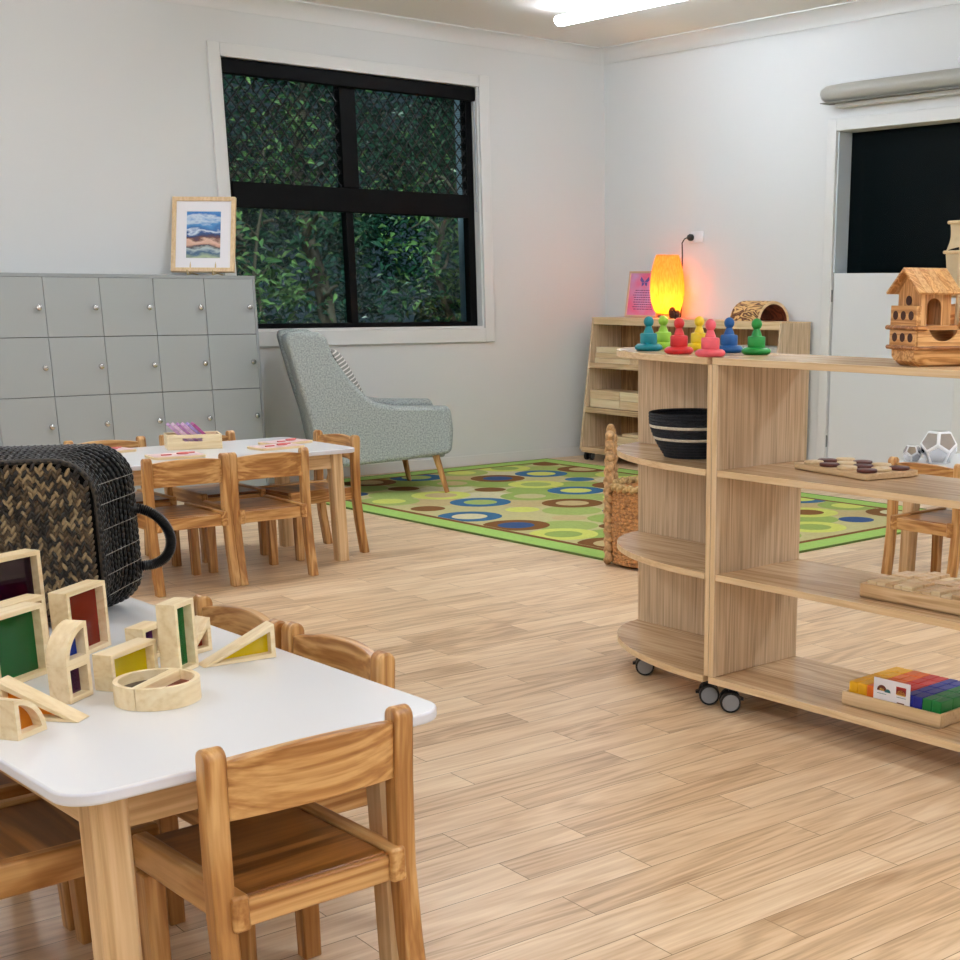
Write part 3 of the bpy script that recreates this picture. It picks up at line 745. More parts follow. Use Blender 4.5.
# ------------------------------------------------------------------ board of wooden discs
bo = thing('disc_board', (2.882,2.412,.6745), math.radians(-9), 'pale wooden board of round dark and light discs on the middle shelf', 'game board')
MB().box(-.088,.088,-.148,.148,.0005,.016).build('board', W['edgey'], bo, bevel=.003)
MB().ring([(-.088,-.148),(.088,-.148),(.088,.148),(-.088,.148)],[(-.084,-.144),(.084,-.144),(.084,.144),(-.084,.144)],.0155,.0168,'z').build('rim', W['edgey'], bo, bevel=.0015)
dk = plain('disc_dark_red_brown', (92,40,30), .5, var=.2); dl = W['blockx']
for i in range(3):
    for j in range(4):
        ddark = (i+j) % 2 == 0
        d = thing('game_disc', (0,0,0), 0, 'dark brown wooden disc on the game board' if ddark else 'pale wooden disc on the game board', 'disc', 'dark discs on the game board' if ddark else 'pale discs on the game board')
        loc = Matrix.Translation(bo.location)@Matrix.Rotation(bo.rotation_euler.z,4,'Z')@Vector((-.056+i*.056+random.uniform(-.002,.002), -.108+j*.072+random.uniform(-.006,.006), .0165))
        d.location = loc; d.rotation_euler = (0,0,random.uniform(0,6))
        MB().lathe([(.001,0),(.0250,0),(.0265,.0015),(.0265,.0065),(.0250,.008),(.001,.008)], n=22).build('disc', dk if ddark else dl, d, angle=50)

# ------------------------------------------------------------------ tray of plain wooden blocks
t2 = thing('wooden_tray', (2.71,2.235,.3905), PS, 'plain wooden tray packed with unpainted wooden blocks on the lower shelf', 'tray')
trw, trl, trh = .235, .36, .036
tb_ = MB(); tb_.box(0,trw,-trl,0,.0005,.006); tb_.box(0,.009,-trl,0,.0005,trh); tb_.box(trw-.009,trw,-trl,0,.0005,trh); tb_.box(.009,trw-.009,-.009,0,.0005,trh); tb_.box(.009,trw-.009,-trl,-trl+.009,.0005,trh)
tb_.build('tray', W['tabley'], t2, bevel=.0015)
rnd = random.Random(11); MT = Matrix.Translation(t2.location)@Matrix.Rotation(PS,4,'Z')
rows2 = [-.012]
y = -.012
blockcols = [W['blocky'], W['edgey'], W['tabley']]
idx = 0
while y > -trl+.03:
    w = rnd.choice([.026,.030,.034]); 
    if y-w < -trl+.010: break
    x = .0105
    while x < trw-.045:
        l = rnd.choice([.05,.07,.10]); 
        if x+l > trw-.0105: l = trw-.0105-x
        hgt = rnd.choice([.040,.043,.046])
        bq = MB().box(x+.0014, x+l-.0014, y-w+.0014, y-.0014, .0065, hgt).build('toy_block', blockcols[idx%3], bevel=.002)
        bq.matrix_world = MT
        tag(bq, 'plain unpainted wooden block in the tray on the lower shelf', 'block', 'plain blocks in the wooden tray'); idx += 1
        x += l
    y -= w

# ------------------------------------------------------------------ tray of coloured blocks
t3 = thing('wooden_tray', (2.705,2.275,.098), PS+.02, 'pale wooden tray of bright coloured blocks on the bottom shelf', 'tray')
cw3, cl3, chh = .235, .305, .036
tb_ = MB(); tb_.box(0,cw3,-cl3,0,.0005,.006); tb_.box(0,.008,-cl3,0,.0005,chh); tb_.box(cw3-.008,cw3,-cl3,0,.0005,chh); tb_.box(.008,cw3-.008,-.008,0,.0005,chh); tb_.box(.008,cw3-.008,-cl3,-cl3+.008,.0005,chh)
tb_.build('tray', W['edgey'], t3, bevel=.0012)
MT = Matrix.Translation(t3.location)@Matrix.Rotation(PS+.02,4,'Z')
cols5 = [('yellow',(240,180,20)),('orange',(232,110,24)),('red',(206,40,28)),('blue',(20,30,140)),('green',(10,118,50))]
for ci,(nm,c) in enumerate(cols5):
    mt = plain('toy_block_'+nm, c, .4, var=.1, vscale=30)
    base = None
    for j in range(2):
        for i in range(4):
            cy = -.0095 - (ci*2+j)*.0285; cx = .016 + i*.0525
            if base is None:
                base = MB().box(0,.0515,-.0278,0,0,.056).build('toy_block', mt, bevel=.003); o = base
            else:
                o = base.copy(); COL.objects.link(o)
            tag(o, nm+' wooden block packed in the bottom tray', 'block', nm+' blocks in the bottom tray')
            o.matrix_world = MT@Matrix.Translation((cx,cy,.0065))
cd_ = thing('picture_card', (0,0,0), 0, 'white card with four small coloured pictures standing in the block tray', 'card')
cd_.matrix_world = MT@Matrix.Translation((.0115,-.148,.0065))
MB().box(-.001,.001,-.056,.056,0,.084).build('card', white_p, cd_, bevel=.0003)
cc = [plain('ink_brown',(112,52,30),.6), plain('ink_teal',(50,120,120),.6), plain('ink_red',(176,44,40),.6), plain('ink_yellow',(236,190,80),.6)]
ik = MB()
def flat(y0,y1,z0,z1,mi): ik.box(-.0018,-.0009,y0,y1,z0,z1,mi)
def arch(yc,z0,r,mi): ik.prism([(yc+r*math.cos(PI*i/10), z0+r*math.sin(PI*i/10)) for i in range(11)], -.0018,-.0009,'x',mi)
arch(.030,.052,.015,0); arch(.030,.052,.008,3); arch(.012,.050,.009,1)
flat(-.044,-.014,.052,.072,2); arch(-.029,.050,.014,3); flat(-.044,-.014,.060,.066,0)
arch(.026,.012,.016,0); arch(.020,.012,.010,3); flat(-.046,-.012,.010,.026,2); flat(-.040,-.018,.026,.031,0)
for yy,zz in ((.03,.044),(-.03,.044)): flat(yy-.014,yy+.014,zz,zz+.001,1)
ik.build('pictures', cc, cd_)

# ------------------------------------------------------------------ wooden ship
sh = thing('toy_ship', (2.695,2.125,TOPZ), math.atan2(-.3,.95), 'wooden toy galleon with roofed cabin and cream sails on the shelf top', 'toy ship')
def half(x):
    if x < .05: return .048+.010*x/.05
    if x < .24: return .058
    s = (x-.24)/.15; return .058*(1-s*s)+.006*s*s
hb = MB(); xs = [0,.02,.05,.10,.16,.22,.26,.30,.34,.37,.385]; k_ = len(xs); vs = []
for i,x in enumerate(xs):
    w = half(min(x,.389)); zb = .0005 if x > .015 and x < .33 else (.012 if x <= .015 else .02+.3*(x-.33))
    for (a,z) in ((-1,.042),(-.96,.022),(-.82,zb+.004),(-.7,zb),(.7,zb),(.82,zb+.004),(.96,.022),(1,.042)): vs.append((x,a*w,z))
fs = [tuple(range(8)), tuple(range(8*k_-1,8*k_-9,-1))]
for i in range(k_-1):
    for j in range(8): fs.append((i*8+j,i*8+(j+1)%8,(i+1)*8+(j+1)%8,(i+1)*8+j))
hb.add(vs,fs); hb.build('hull', W['shipx'], sh, bevel=.001, angle=30)
wl = MB()
for s in (-1,1):
    wl.tube([(x, s*(half(min(x,.389))+.002), .043) for x in [-.006]+xs[1:]], .0052, 8)
wl.cyl((-.004,-.060,.043),(-.004,.060,.043),.0052,n=8)
for s in (-1,1): wl.tube([(-.006,s*.060,.088),(.022,s*.060,.088)], .0055, 8); wl.tube([(.120,s*.056,.090),(.30,s*.056,.096)], .0055, 8)
wl.cyl((-.006,-.062,.088),(-.006,.062,.088),.0055,n=8)
wl.build('wale', W['shipd'], sh)
MB().prism([(x,half(min(x,.389))-.005) for x in xs[:-1]]+[(x,-half(min(x,.389))+.005) for x in xs[:-1]][::-1], .0425,.050,'z').build('deck', W['shipx'], sh)
side = [(0,.047),(.30,.047),(.30,.085)] + [(.112,.085)] + [(.072+.038*math.cos(a), .084-.026*math.sin(a)) for a in [PI*i/10 for i in range(1,10)]] + [(.030,.085),(0,.085)]
for s in (-1,1):
    MB().prism(side, s*.056-.003, s*.056+.003, 'y').build('bulwark', W['shipx'], sh, bevel=.0008)
tr = MB(); tr.box(-.003,.003,-.053,.053,.047,.085); tr.box(-.003,.003,-.053,.053,.093,.138)
for s in (-1,1): tr.box(.0032,.010,s*.051-.003,s*.051+.003,.093,.138)
tr.build('stern_castle', W['shipy'], sh, bevel=.0008)
MB().box(.0035,.115,-.0525,.0525,.084,.094).build('stern_deck', W['shipx'], sh)
po = MB()
for z in (.066,.116):
    for y in (-.032,0,.032): po.cyl((-.0036,y,z),(-.002,y,z),.0105,n=14)
for x in (.015,.036): 
    for s in (-1,1): po.cyl((x+.125,s*.0597,.066),(x+.125,s*.0585,.066),.0085,n=14); po.cyl((x+.155,s*.0507,.118),(x+.155,s*.0495,.118),.0095,n=14)
pd = plain('porthole_shadow_wood', (66,30,14), .7)
po.build('porthole', pd, sh)
ca = MB(); ca.box(.012,.016,-.045,.045,.0945,.168); ca.prism([(-.045,.168),(.045,.168),(0,.214)],.012,.016,'x')
ca.box(.094,.098,-.045,.045,.0945,.168); ca.prism([(-.045,.168),(.045,.168),(0,.214)],.094,.098,'x')
def archwall(y0,y1):
    pts = [(.016,.0945),(.030,.0945),(.030,.135)]+[(.051-.021*math.cos(PI*i/8), .135+.021*math.sin(PI*i/8)) for i in range(1,8)]+[(.072,.135),(.072,.0945),(.094,.0945),(.094,.168),(.016,.168)]
    ca.prism(pts,y0,y1,'y')
archwall(-.045,-.040); archwall(.040,.045)
ca.build('cabin', W['shipz'], sh)
MB().cyl((.0112,0,.150),(.0095,0,.150),.011,n=16).build('window', pd, sh)
sl = math.atan2(.058,.077)
rf = MB()
for s in (-1,1):
    for q in range(6):
        x0 = -.009+q*.0202
        M_ = Matrix.Translation((0,0,.224))
        a0, a1 = (0,0), (s*.078,-.062)
        rf.add([(x0,0,.224),(x0+.0196,0,.224),(x0+.0196,s*.068,.168),(x0,s*.068,.168),(x0,0,.217),(x0+.0196,0,.217),(x0+.0196,s*.065,.164),(x0,s*.065,.164)],
               [(0,1,2,3),(7,6,5,4),(0,4,5,1),(1,5,6,2),(2,6,7,3),(3,7,4,0)], q%2)
rf.build('roof', [W['shipy'], wood('ship_roof_pale',(176,120,66),(210,160,104),(228,186,132),'y',18,.5,.07,.85)], sh)
fc = MB()
for s in (-1,1): fc.prism([(.118,.085),(.30,.095),(.315,.152),(.140,.140)], s*.047-.003, s*.047+.003, 'y')
fc.box(.135,.30,-.044,.044,.085,.095); fc.build('fore_castle', W['shipx'], sh, bevel=.0008)
MB().box(.004,.110,-.050,.050,.0505,.0555).build('waist_deck', W['shipd'], sh)
mst = MB(); mst.cyl((.150,0,.05),(.150,0,.40),.006,.004,n=10)
for z,w in ((.165,.082),(.262,.078),(.330,.066)): mst.cyl((.158,-w,z),(.158,w,z),.004,n=8)
mst.cyl((.30,0,.095),(.30,0,.33),.005,.004,n=10)
mst.build('mast', W['blockz'], sh)
sail_m = plain('cream_sailcloth', (226,212,178), .85, spec=.1, bump=.4, bscale=90, var=.08, vscale=25)
def sail(x,z0,z1,w0,w1,nm):
    sb2 = MB(); n=8; kk=6; vs=[]; 
    for lay in (0,.0018):
        for i in range(kk+1):
            s=i/kk; z=z0+(z1-z0)*s; w=(w0+(w1-w0)*s)*(1-.14*math.sin(PI*s))
            for j in range(n+1):
                q=j/n*2-1; vs.append((x+.020*(1-q*q)*math.sin(PI*s)+lay, q*w, z+.008*(1-q*q)*(1-s)))
    fs=[]; N_=(n+1)*(kk+1)
    for i in range(kk):
        for j in range(n):
            a=i*(n+1)+j; fs += [(a,a+1,a+n+2,a+n+1),(N_+a+n+1,N_+a+n+2,N_+a+1,N_+a)]
    bord=[j for j in range(n+1)]+[i*(n+1)+n for i in range(1,kk+1)]+[kk*(n+1)+j for j in range(n-1,-1,-1)]+[i*(n+1) for i in range(kk-1,0,-1)]
    for a,b2 in zip(bord,bord[1:]+bord[:1]): fs.append((a,b2,N_+b2,N_+a))
    sb2.add(vs,fs); sb2.build(nm, sail_m, sh)
sail(.160,.150,.258,.082,.074,'sail'); sail(.160,.266,.328,.072,.062,'sail'); sail(.305,.17,.29,.06,.05,'sail')

# ------------------------------------------------------------------ silver faceted shapes on the table behind
mir = plain('mirror_silver', (200,202,206), .08, 1.0); whp = plain('white_plastic_frame', (238,240,243), .35)
def dodeca(r):
    ph=(1+5**.5)/2; ip=1/ph
    V_=[Vector(p) for p in [(x,y,z) for x in(-1,1) for y in(-1,1) for z in(-1,1)]+[(0,a*ip,b*ph) for a in(-1,1) for b in(-1,1)]+[(a*ip,b*ph,0) for a in(-1,1) for b in(-1,1)]+[(b*ph,0,a*ip) for a in(-1,1) for b in(-1,1)]]
    nrm=[Vector(p).normalized() for p in [(0,a*ph,b) for a in(-1,1) for b in(-1,1)]+[(a*ph,b,0) for a in(-1,1) for b in(-1,1)]+[(b,0,a*ph) for a in(-1,1) for b in(-1,1)]]
    faces=[]
    for n in nrm:
        d=max(v.dot(n) for v in V_); ids=[i for i,v in enumerate(V_) if v.dot(n)>d-1e-4]
        u=(V_[ids[0]]-n*d).normalized(); w=n.cross(u)
        ids.sort(key=lambda i: math.atan2(V_[i].dot(w),V_[i].dot(u))); faces.append((n,ids))
    # rest on one face
    q=nrm[0].rotation_difference(Vector((0,0,-1)))
    V_=[q@v*(r/3**.5) for v in V_]; faces=[(q@n,i) for n,i in faces]
    zb=min(v.z for v in V_); V_=[v-Vector((0,0,zb)) for v in V_]
    return V_,faces
for (x,y,r,lb_,tw) in ((4.56,3.392,.078,'largest silver faceted ball on the table behind the shelf',.3),(4.52,3.490,.040,'smallest silver faceted ball, left of the larger one',.9),(4.66,3.480,.044,'medium silver faceted ball set behind the other two',.1)):
    p=thing('faceted_ball',(x,y,TH+.0005),tw,lb_,'toy ball','silver faceted balls')
    V_,F_=dodeca(r); c_=sum(V_,Vector())/len(V_)
    a=MB(); a.add(V_,[i for n,i in F_]); a.build('shell',whp,p,bevel=r*.03)
    a=MB()
    for n,i in F_:
        ctr=sum((V_[j] for j in i),Vector())/5
        if n.z < -.9: continue
        a.add([ctr+(V_[j]-ctr)*.80+n*.0012 for j in i],[(0,1,2,3,4)])
    a.build('mirror_face',mir,p,recalc=False)

# ------------------------------------------------------------------ low shelf against the east wall
bs = thing('low_bookcase', (0,0,0), 0, 'low oak bookcase with slanted front on castors against the right wall', 'bookcase')
BY0, BY1 = 5.88, 7.66
slant = lambda z: 6.175+.125*(z-.07)/.885
for y in (BY0, BY1-.018):
    MB().prism([(slant(.07),.07),(6.555,.07),(6.555,.955),(slant(.955),.955)], y, y+.018, 'y').build('end_panel', W['panelz'], bs, bevel=.0012)
MB().box(6.545,6.554,BY0+.0185,BY1-.0185,.09,.95).build('back_panel', wood('bookcase_back',(150,108,64),(180,138,90),(196,156,108),'z'), bs)
MB().box(slant(.94)-.002,6.556,BY0-.001,BY1+.001,.9555,.962).build('top', W['edgey'], bs, bevel=.001)
MB().box(slant(.93),slant(.93)+.018,BY0+.0185,BY1-.0185,.915,.955).build('top_lip', W['edgey'], bs, bevel=.001)
for z in (.655,.355,.085):
    o = MB(); o.box(slant(z)+.004,6.545,BY0+.0185,BY1-.0185,z-.018,z); o.box(slant(z),slant(z)+.016,BY0+.0185,BY1-.0185,z-.03,z+.006)
    o.build('shelf', W['shelfy'], bs, bevel=.001)
for y in (BY0+.09,BY1-.06): caster(bs, 6.22, y, .4); caster(bs, 6.50, y, .4)
def plank(x0,x1,y0,y1,z0,z1,label,group,mt):
    o = MB().box(x0,x1,y0,y1,z0,z1).build('wooden_plank', mt, bevel=.002); tag(o,label,'plank',group)
pm = [W['blocky'],W['edgey']]
for i in range(3): plank(6.29,6.44,7.26,7.625-.01*i,.6555+.037*i,.6905+.037*i,'pale plank stacked at the left end of the top bookcase shelf','planks on the top bookcase shelf',pm[i%2])
for i in range(2):
    plank(6.25,6.44,7.32,7.63,.3615+.058*i,.4185+.058*i,'thick pale block at the left end of the middle bookcase shelf','blocks at the left of the middle bookcase shelf',pm[i%2])
    plank(6.25,6.44,6.98,7.315,.3615+.058*i,.4185+.058*i,'thick pale block beside the seam on the middle bookcase shelf','blocks right of the seam on the middle bookcase shelf',pm[(i+1)%2])
for i in range(2): plank(6.22,6.42,6.9,7.40+.0*i,.0915+.045*i,.1355+.045*i,'long pale plank stacked on the bottom bookcase shelf','planks on the bottom bookcase shelf',pm[i%2])
plank(6.26,6.46,7.0,7.30,.1825,.200,'thin pale plank on top of the bottom shelf stack','thin plank on the bottom bookcase shelf',pm[0])
pg = plain('pale_grey_card', (200,194,184), .8, var=.1, vscale=60)
for i in range(4):
    o = MB().box(6.33,6.50,5.935+i*.105,6.03+i*.105,.6615,.815).build('storage_box', pg, bevel=.004)
    tag(o,'pale woven looking box at the right end of the top bookcase shelf','box','pale boxes on the bookcase')

# lamp
lp = thing('table_lamp', (6.425,7.035,.9625), 0, 'glowing orange barrel shaped lamp on the low bookcase', 'lamp')
MB().lathe([(.001,.0),(.05,.0),(.05,.006),(.038,.012),(.034,.028),(.001,.028)], n=28).build('base', plain('lamp_base_wood',(150,92,44),.5), lp, angle=50)
m = bpy.data.materials.new('lamp_shade_paper'); m.use_nodes = True; t = m.node_tree; t.nodes.clear(); N = t.nodes.new; L = t.links.new
o_ = N('ShaderNodeOutputMaterial'); tl = N('ShaderNodeBsdfTranslucent'); df = N('ShaderNodeBsdfDiffuse'); tr_ = N('ShaderNodeBsdfTransparent')
tc = N('ShaderNodeTexCoord'); mp = N('ShaderNodeMapping'); mp.inputs['Scale'].default_value = (1,1,.18); nz = N('ShaderNodeTexNoise'); nz.inputs['Scale'].default_value = 110
L(tc.outputs['Object'], mp.inputs['Vector']); L(mp.outputs['Vector'], nz.inputs['Vector'])
rp = N('ShaderNodeValToRGB'); rp.color_ramp.elements[0].position = .35; rp.color_ramp.elements[1].position = .65
rp.color_ramp.elements[0].color = lin((252,190,84)); rp.color_ramp.elements[1].color = lin((255,226,130)); L(nz.outputs['Fac'], rp.inputs['Fac'])
L(rp.outputs['Color'], tl.inputs[0]); df.inputs[0].default_value = lin((255,206,140)); tr_.inputs[0].default_value = lin((255,232,170))
a1 = N('ShaderNodeMixShader'); a1.inputs[0].default_value = .25; L(tl.outputs[0], a1.inputs[1]); L(df.outputs[0], a1.inputs[2])
a2 = N('ShaderNodeMixShader'); a2.inputs[0].default_value = .06; L(a1.outputs[0], a2.inputs[1]); L(tr_.outputs[0], a2.inputs[2])
L(a2.outputs[0], o_.inputs[0]); shade_m = m
sp_ = [(.066,.029),(.086,.05),(.104,.10),(.113,.16),(.1135,.21),(.107,.28),(.094,.34),(.080,.385),(.074,.402)]
so = MB(); n_=40; vs=[]
for r_,z_ in sp_:
    for j in range(n_): vs.append((r_*math.cos(2*PI*j/n_), r_*math.sin(2*PI*j/n_), z_))
fs=[(i*n_+j,i*n_+(j+1)%n_,(i+1)*n_+(j+1)%n_,(i+1)*n_+j) for i in range(len(sp_)-1) for j in range(n_)]
so.add(vs,fs); o=so.build('lamp_shade', shade_m, lp, angle=80, recalc=False)
sd=o.modifiers.new('thick','SOLIDIFY'); sd.thickness=.0015
MB().blob((0,0,.11),(.024,.024,.032),n=14,k=8).build('bulb', emit('lamp_bulb', (255,176,84), 620.0), lp)
MB().cyl((0,0,.028),(0,0,.08),.014,n=12).build('bulb_holder', plain('holder_white',(220,214,200),.5), lp)
# plug and cord
LO = Vector((6.425,7.035,.9625))
cb3 = MB().tube([Vector(p)-LO for p in [(X0-.052,6.945,1.474),(X0-.062,6.965,1.466),(X0-.062,6.99,1.44),(X0-.05,7.0,1.36),(X0-.04,7.012,1.26),(X0-.03,7.03,1.14),(X0-.012,7.045,1.02),(X0-.02,7.045,.972),(6.50,7.04,.9665),(6.478,7.037,.9665)]], .0042, 8).build('cord', plain('cord_dark',(40,36,34),.5), lp)
MB().lathe([(.012,0),(.021,.003),(.022,.022),(.016,.034),(.006,.040)], n=18, M=Matrix.Translation(Vector((X0-.0145,6.945,1.474))-LO)@Matrix.Rotation(-PI/2,4,'Y')).build('plug', rubber, cb3)
# affirmation poster
po_ = thing('framed_poster', (6.47,7.350,.9625), math.radians(-90), 'small framed pink and purple poster of text beside the lamp', 'poster')
m, t, b = nt('poster_pink_wash'); N = t.nodes.new; L = t.links.new
tc = N('ShaderNodeTexCoord'); nz = N('ShaderNodeTexNoise'); nz.inputs['Scale'].default_value = 6; L(tc.outputs['Object'], nz.inputs['Vector'])
rp = N('ShaderNodeValToRGB'); rp.color_ramp.elements[0].position=.35; rp.color_ramp.elements[0].color = lin((226,110,150)); rp.color_ramp.elements[1].position=.66; rp.color_ramp.elements[1].color = lin((196,172,220))
L(nz.outputs['Fac'], rp.inputs['Fac']); L(rp.outputs['Color'], b.inputs['Base Color']); b.inputs['Roughness'].default_value=.4; wash = m
TP = Matrix.Rotation(math.radians(-9),4,'X')@Matrix.Translation((0,0,.002))
q = .162
MB().ring([(-q,0),(q,0),(q,.305),(-q,.305)],[(-q+.014,.014),(q-.014,.014),(q-.014,.291),(-q+.014,.291)],-.008,.010,'y',0,TP).build('frame', plain('poster_frame',(208,180,150),.5), po_, bevel=.002)
MB().box(-q+.012,q-.012,0,.004,.012,.293,0,TP).build('sheet', wash, po_)
ik = MB(); rnd = random.Random(2)
for i in range(9):
    z_ = .175-.0155*i; x_ = -.095+rnd.uniform(-.008,.012)
    while x_ < .09:
        w = rnd.uniform(.008,.024); ik.box(x_,x_+w,-.0012,-.0004,z_,z_+.0055,0,TP); x_ += w+.005
bfly = MB()
for sx in (-1,1):
    bfly.prism([(0,.235),(sx*.038,.268),(sx*.048,.246),(sx*.026,.229)],-.0012,-.0004,'y',0,TP); bfly.prism([(0,.232),(sx*.028,.226),(sx*.026,.205),(sx*.008,.212)],-.0012,-.0004,'y',0,TP)
bfly.build('butterfly', plain('butterfly_purple',(92,84,160),.5), po_)
ik.build('text', plain('poster_ink',(120,60,110),.6), po_)
# driftwood knot
dw = thing('driftwood', (6.375,6.905,.966), .4, 'small dark brown curled wood knot beside the lamp', 'wood piece')
d_ = MB(); 
for i in range(5): d_.blob((-.05+.026*i, .01*math.sin(i*2.1), .022+.01*math.cos(i*1.7)), (.024,.02,.021), n=9,k=6)
d_.tube([(-.04+.04*math.cos(a), 0, .034+.03*math.sin(a)) for a in [PI*i/8 for i in range(9)]], .009, 8)
d_.build('knot', plain('dark_bark',(78,40,26),.8,bump=.6,bscale=90,var=.4,vscale=30), dw)
# half log tunnel
lg = thing('log_tunnel', (6.425,6.19,.9625), math.radians(-8), 'half round hollow log with patterned bark at the right of the bookcase top', 'log')
def arc(r, k=16): return [(r*math.cos(PI*i/k), .0005+r*.98*math.sin(PI*i/k)) for i in range(k+1)]
oa, ia = arc(.122), arc(.104)
lm = MB(); n_=len(oa); vs=[]
for y_ in (-.14,.14):
    vs += [(p[0],y_,p[1]) for p in oa]+[(p[0],y_,p[1]) for p in ia]
fs=[];mi=[]
for i in range(n_-1):
    fs.append((i,i+1,2*n_+i+1,2*n_+i)); mi.append(0)
    fs.append((n_+i,3*n_+i,3*n_+i+1,n_+i+1)); mi.append(1)
    fs.append((i,n_+i,n_+i+1,i+1)); mi.append(2); fs.append((2*n_+i,2*n_+i+1,3*n_+i+1,3*n_+i)); mi.append(2)
fs += [(0,2*n_,3*n_,n_),(n_-1,2*n_-1,4*n_-1,3*n_-1)]; mi += [2,2]
lm.add(vs,fs,mi); lm.build('bark_shell',[W['log'],W['login'],W['edgex']],lg,angle=50)

# ------------------------------------------------------------------ wicker floor basket
wk1 = plain('wicker_brown',(190,138,86),.7,var=.45,vscale=70); wk2 = plain('wicker_pale',(190,158,104),.75,var=.3,vscale=70)
fb_ = thing('wicker_basket', (3.985,4.43,.0095), math.radians(132), 'round brown wicker basket with tall braided handles on the rug corner', 'basket')
bk_ = MB()
bk_.lathe([(.001,.001),(.176,.001),(.182,.02),(.192,.18),(.188,.318),(.170,.318),(.172,.18),(.164,.02),(.001,.014)], n=40)
for row in range(20):
    z = .012+row*.0158; r = .184+.010*math.sin(PI*min(1,z/.34)); nn=40
    for j in range(nn):
        a = 2*PI*(j+.5*(row%2))/nn
        M3 = Matrix.Rotation(a,3,'Z')@Matrix.Rotation(.25 if row%2 else -.25,3,'X')
        bk_.blob((r*math.cos(a),r*math.sin(a),z),(.0075,.0195,.0086),M3,7,5)
bk_.build('body', wk1, fb_, angle=70)
rm = MB()
for lay in (0,1):
    nn=64
    for j in range(nn):
        a=2*PI*j/nn; M3=Matrix.Rotation(a,3,'Z')@Matrix.Rotation(.7 if lay else -.7,3,'X')
        rr=.186+(.010 if lay else -.006); rm.blob((rr*math.cos(a),rr*math.sin(a),.327+.007*(j%2)),(.012,.019,.010),M3,7,5)
rm.build('rim', wk2, fb_, angle=70)
def braid(path, r, name, par, mat, step=.020):
    mb=MB(); pts=[Vector(p) for p in path]; acc=0; i=0
    seg=[(pts[k+1]-pts[k]).length for k in range(len(pts)-1)]; tot=sum(seg); s_=0; n=0
    while s_<tot:
        d=s_; k=0
        while k<len(seg)-1 and d>seg[k]: d-=seg[k]; k+=1
        p=pts[k].lerp(pts[k+1],min(1,d/seg[k])); t_=(pts[k+1]-pts[k]).normalized()
        rad=Vector((p.x,p.y,0)).normalized(); tan=t_.cross(rad).normalized(); rad=tan.cross(t_)
        sg=1 if n%2 else -1
        dr_=(t_*.8+tan*sg*-.62).normalized(); sd_=dr_.cross(rad).normalized()
        M3=Matrix((sd_,rad,dr_)).transposed()
        mb.blob(p+tan*sg*r*.52,(r*.62,r*.8,r*1.25),M3,8,6)
        s_+=step*.62; n+=1
    mb.build(name,mat,par,angle=70)
wk3 = plain('wicker_braid',(190,150,102),.7,var=.4,vscale=60)
for az in (0,PI):
    pa=[]
    for i in range(13):
        th=PI*i/12; a=az+.33*math.cos(th)*1.0
        lean_=.205-.012*math.sin(th)
        pa.append((lean_*math.cos(a), lean_*math.sin(a), .335+.215*math.sin(th)))
    pth=[(.205*math.cos(az+.33),.205*math.sin(az+.33),z) for z in (.015,.12,.24,.335)]+pa[1:-1]+[(.205*math.cos(az-.33),.205*math.sin(az-.33),z) for z in (.335,.24,.12,.015)]
    braid(pth,.025,'handle',fb_,wk3,.034)

# ------------------------------------------------------------------ armchair and cushion
ac = thing('armchair', (4.505,6.735,.0), math.radians(-23), 'pale grey upholstered armchair with tapered wooden legs beneath the window', 'armchair')
AW=.68
prof = [(x_*.865, z_) for x_,z_ in [(-.02,.500),(-.36,.507),(-.47,.524),(-.53,.556),(-.645,.66),(-.735,.775),(-.775,.885),(-.82,.908),(-.93,.915),(-1.0,.905),(-1.022,.885),(-.96,.65),(-.90,.44),(-.855,.20),(-.82,.178),(-.70,.180),(-.30,.208),(-.03,.236),(.0,.252),(.012,.37),(.0,.485)]]
for (y0,y1) in ((0,.115),(AW-.115,AW)):
    MB().prism(prof,y0,y1,'y').build('side_panel', fabric, ac, bevel=.024, seg=4, angle=60)
MB().prism([(x_*.865, z_) for x_,z_ in [(-.64,.36),(-.74,.62),(-.815,.80),(-.84,.892),(-.97,.892),(-1.0,.87),(-.93,.60),(-.86,.22),(-.70,.20)]],.116,AW-.116,'y').build('backrest', fabric, ac, bevel=.02, seg=3, angle=60)
MB().box(-.74,-.02,.117,AW-.117,.205,.31).build('seat_base', fabric, ac, bevel=.015, seg=3)
MB().box(-.61,.005,.118,AW-.118,.311,.425).build('seat_cushion', fabric, ac, bevel=.03, seg=4, angle=60)
for (fx,fy,tx,ty,zf,zt) in ((-.03,.05,-.085,.085,.0095,.232),(-.150,.65,-.195,AW-.085,.0095,.232),(-.72,.06,-.66,.085,.0005,.20),(-.72,AW-.06,-.66,AW-.085,.0005,.20)):
    MB().cyl((fx,fy,zf),(tx,ty,zt),.0135,.021,n=14).build('leg', W['chairz'], ac)
m, t, b = nt('striped_cotton'); N=t.nodes.new; L=t.links.new
tc=N('ShaderNodeTexCoord'); sp=N('ShaderNodeSeparateXYZ'); L(tc.outputs['Object'],sp.inputs[0])
q1=N('ShaderNodeMath'); q1.operation='MULTIPLY'; q1.inputs[1].default_value=300; L(sp.outputs['Z'],q1.inputs[0]); q2=N('ShaderNodeMath'); q2.operation='SINE'; L(q1.outputs[0],q2.inputs[0])
rp=N('ShaderNodeValToRGB'); rp.color_ramp.elements[0].position=.45; rp.color_ramp.elements[0].color=lin((140,140,136)); rp.color_ramp.elements[1].position=.55; rp.color_ramp.elements[1].color=lin((222,220,214)); L(q2.outputs[0],rp.inputs['Fac']); L(rp.outputs['Color'],b.inputs['Base Color']); b.inputs['Roughness'].default_value=.9
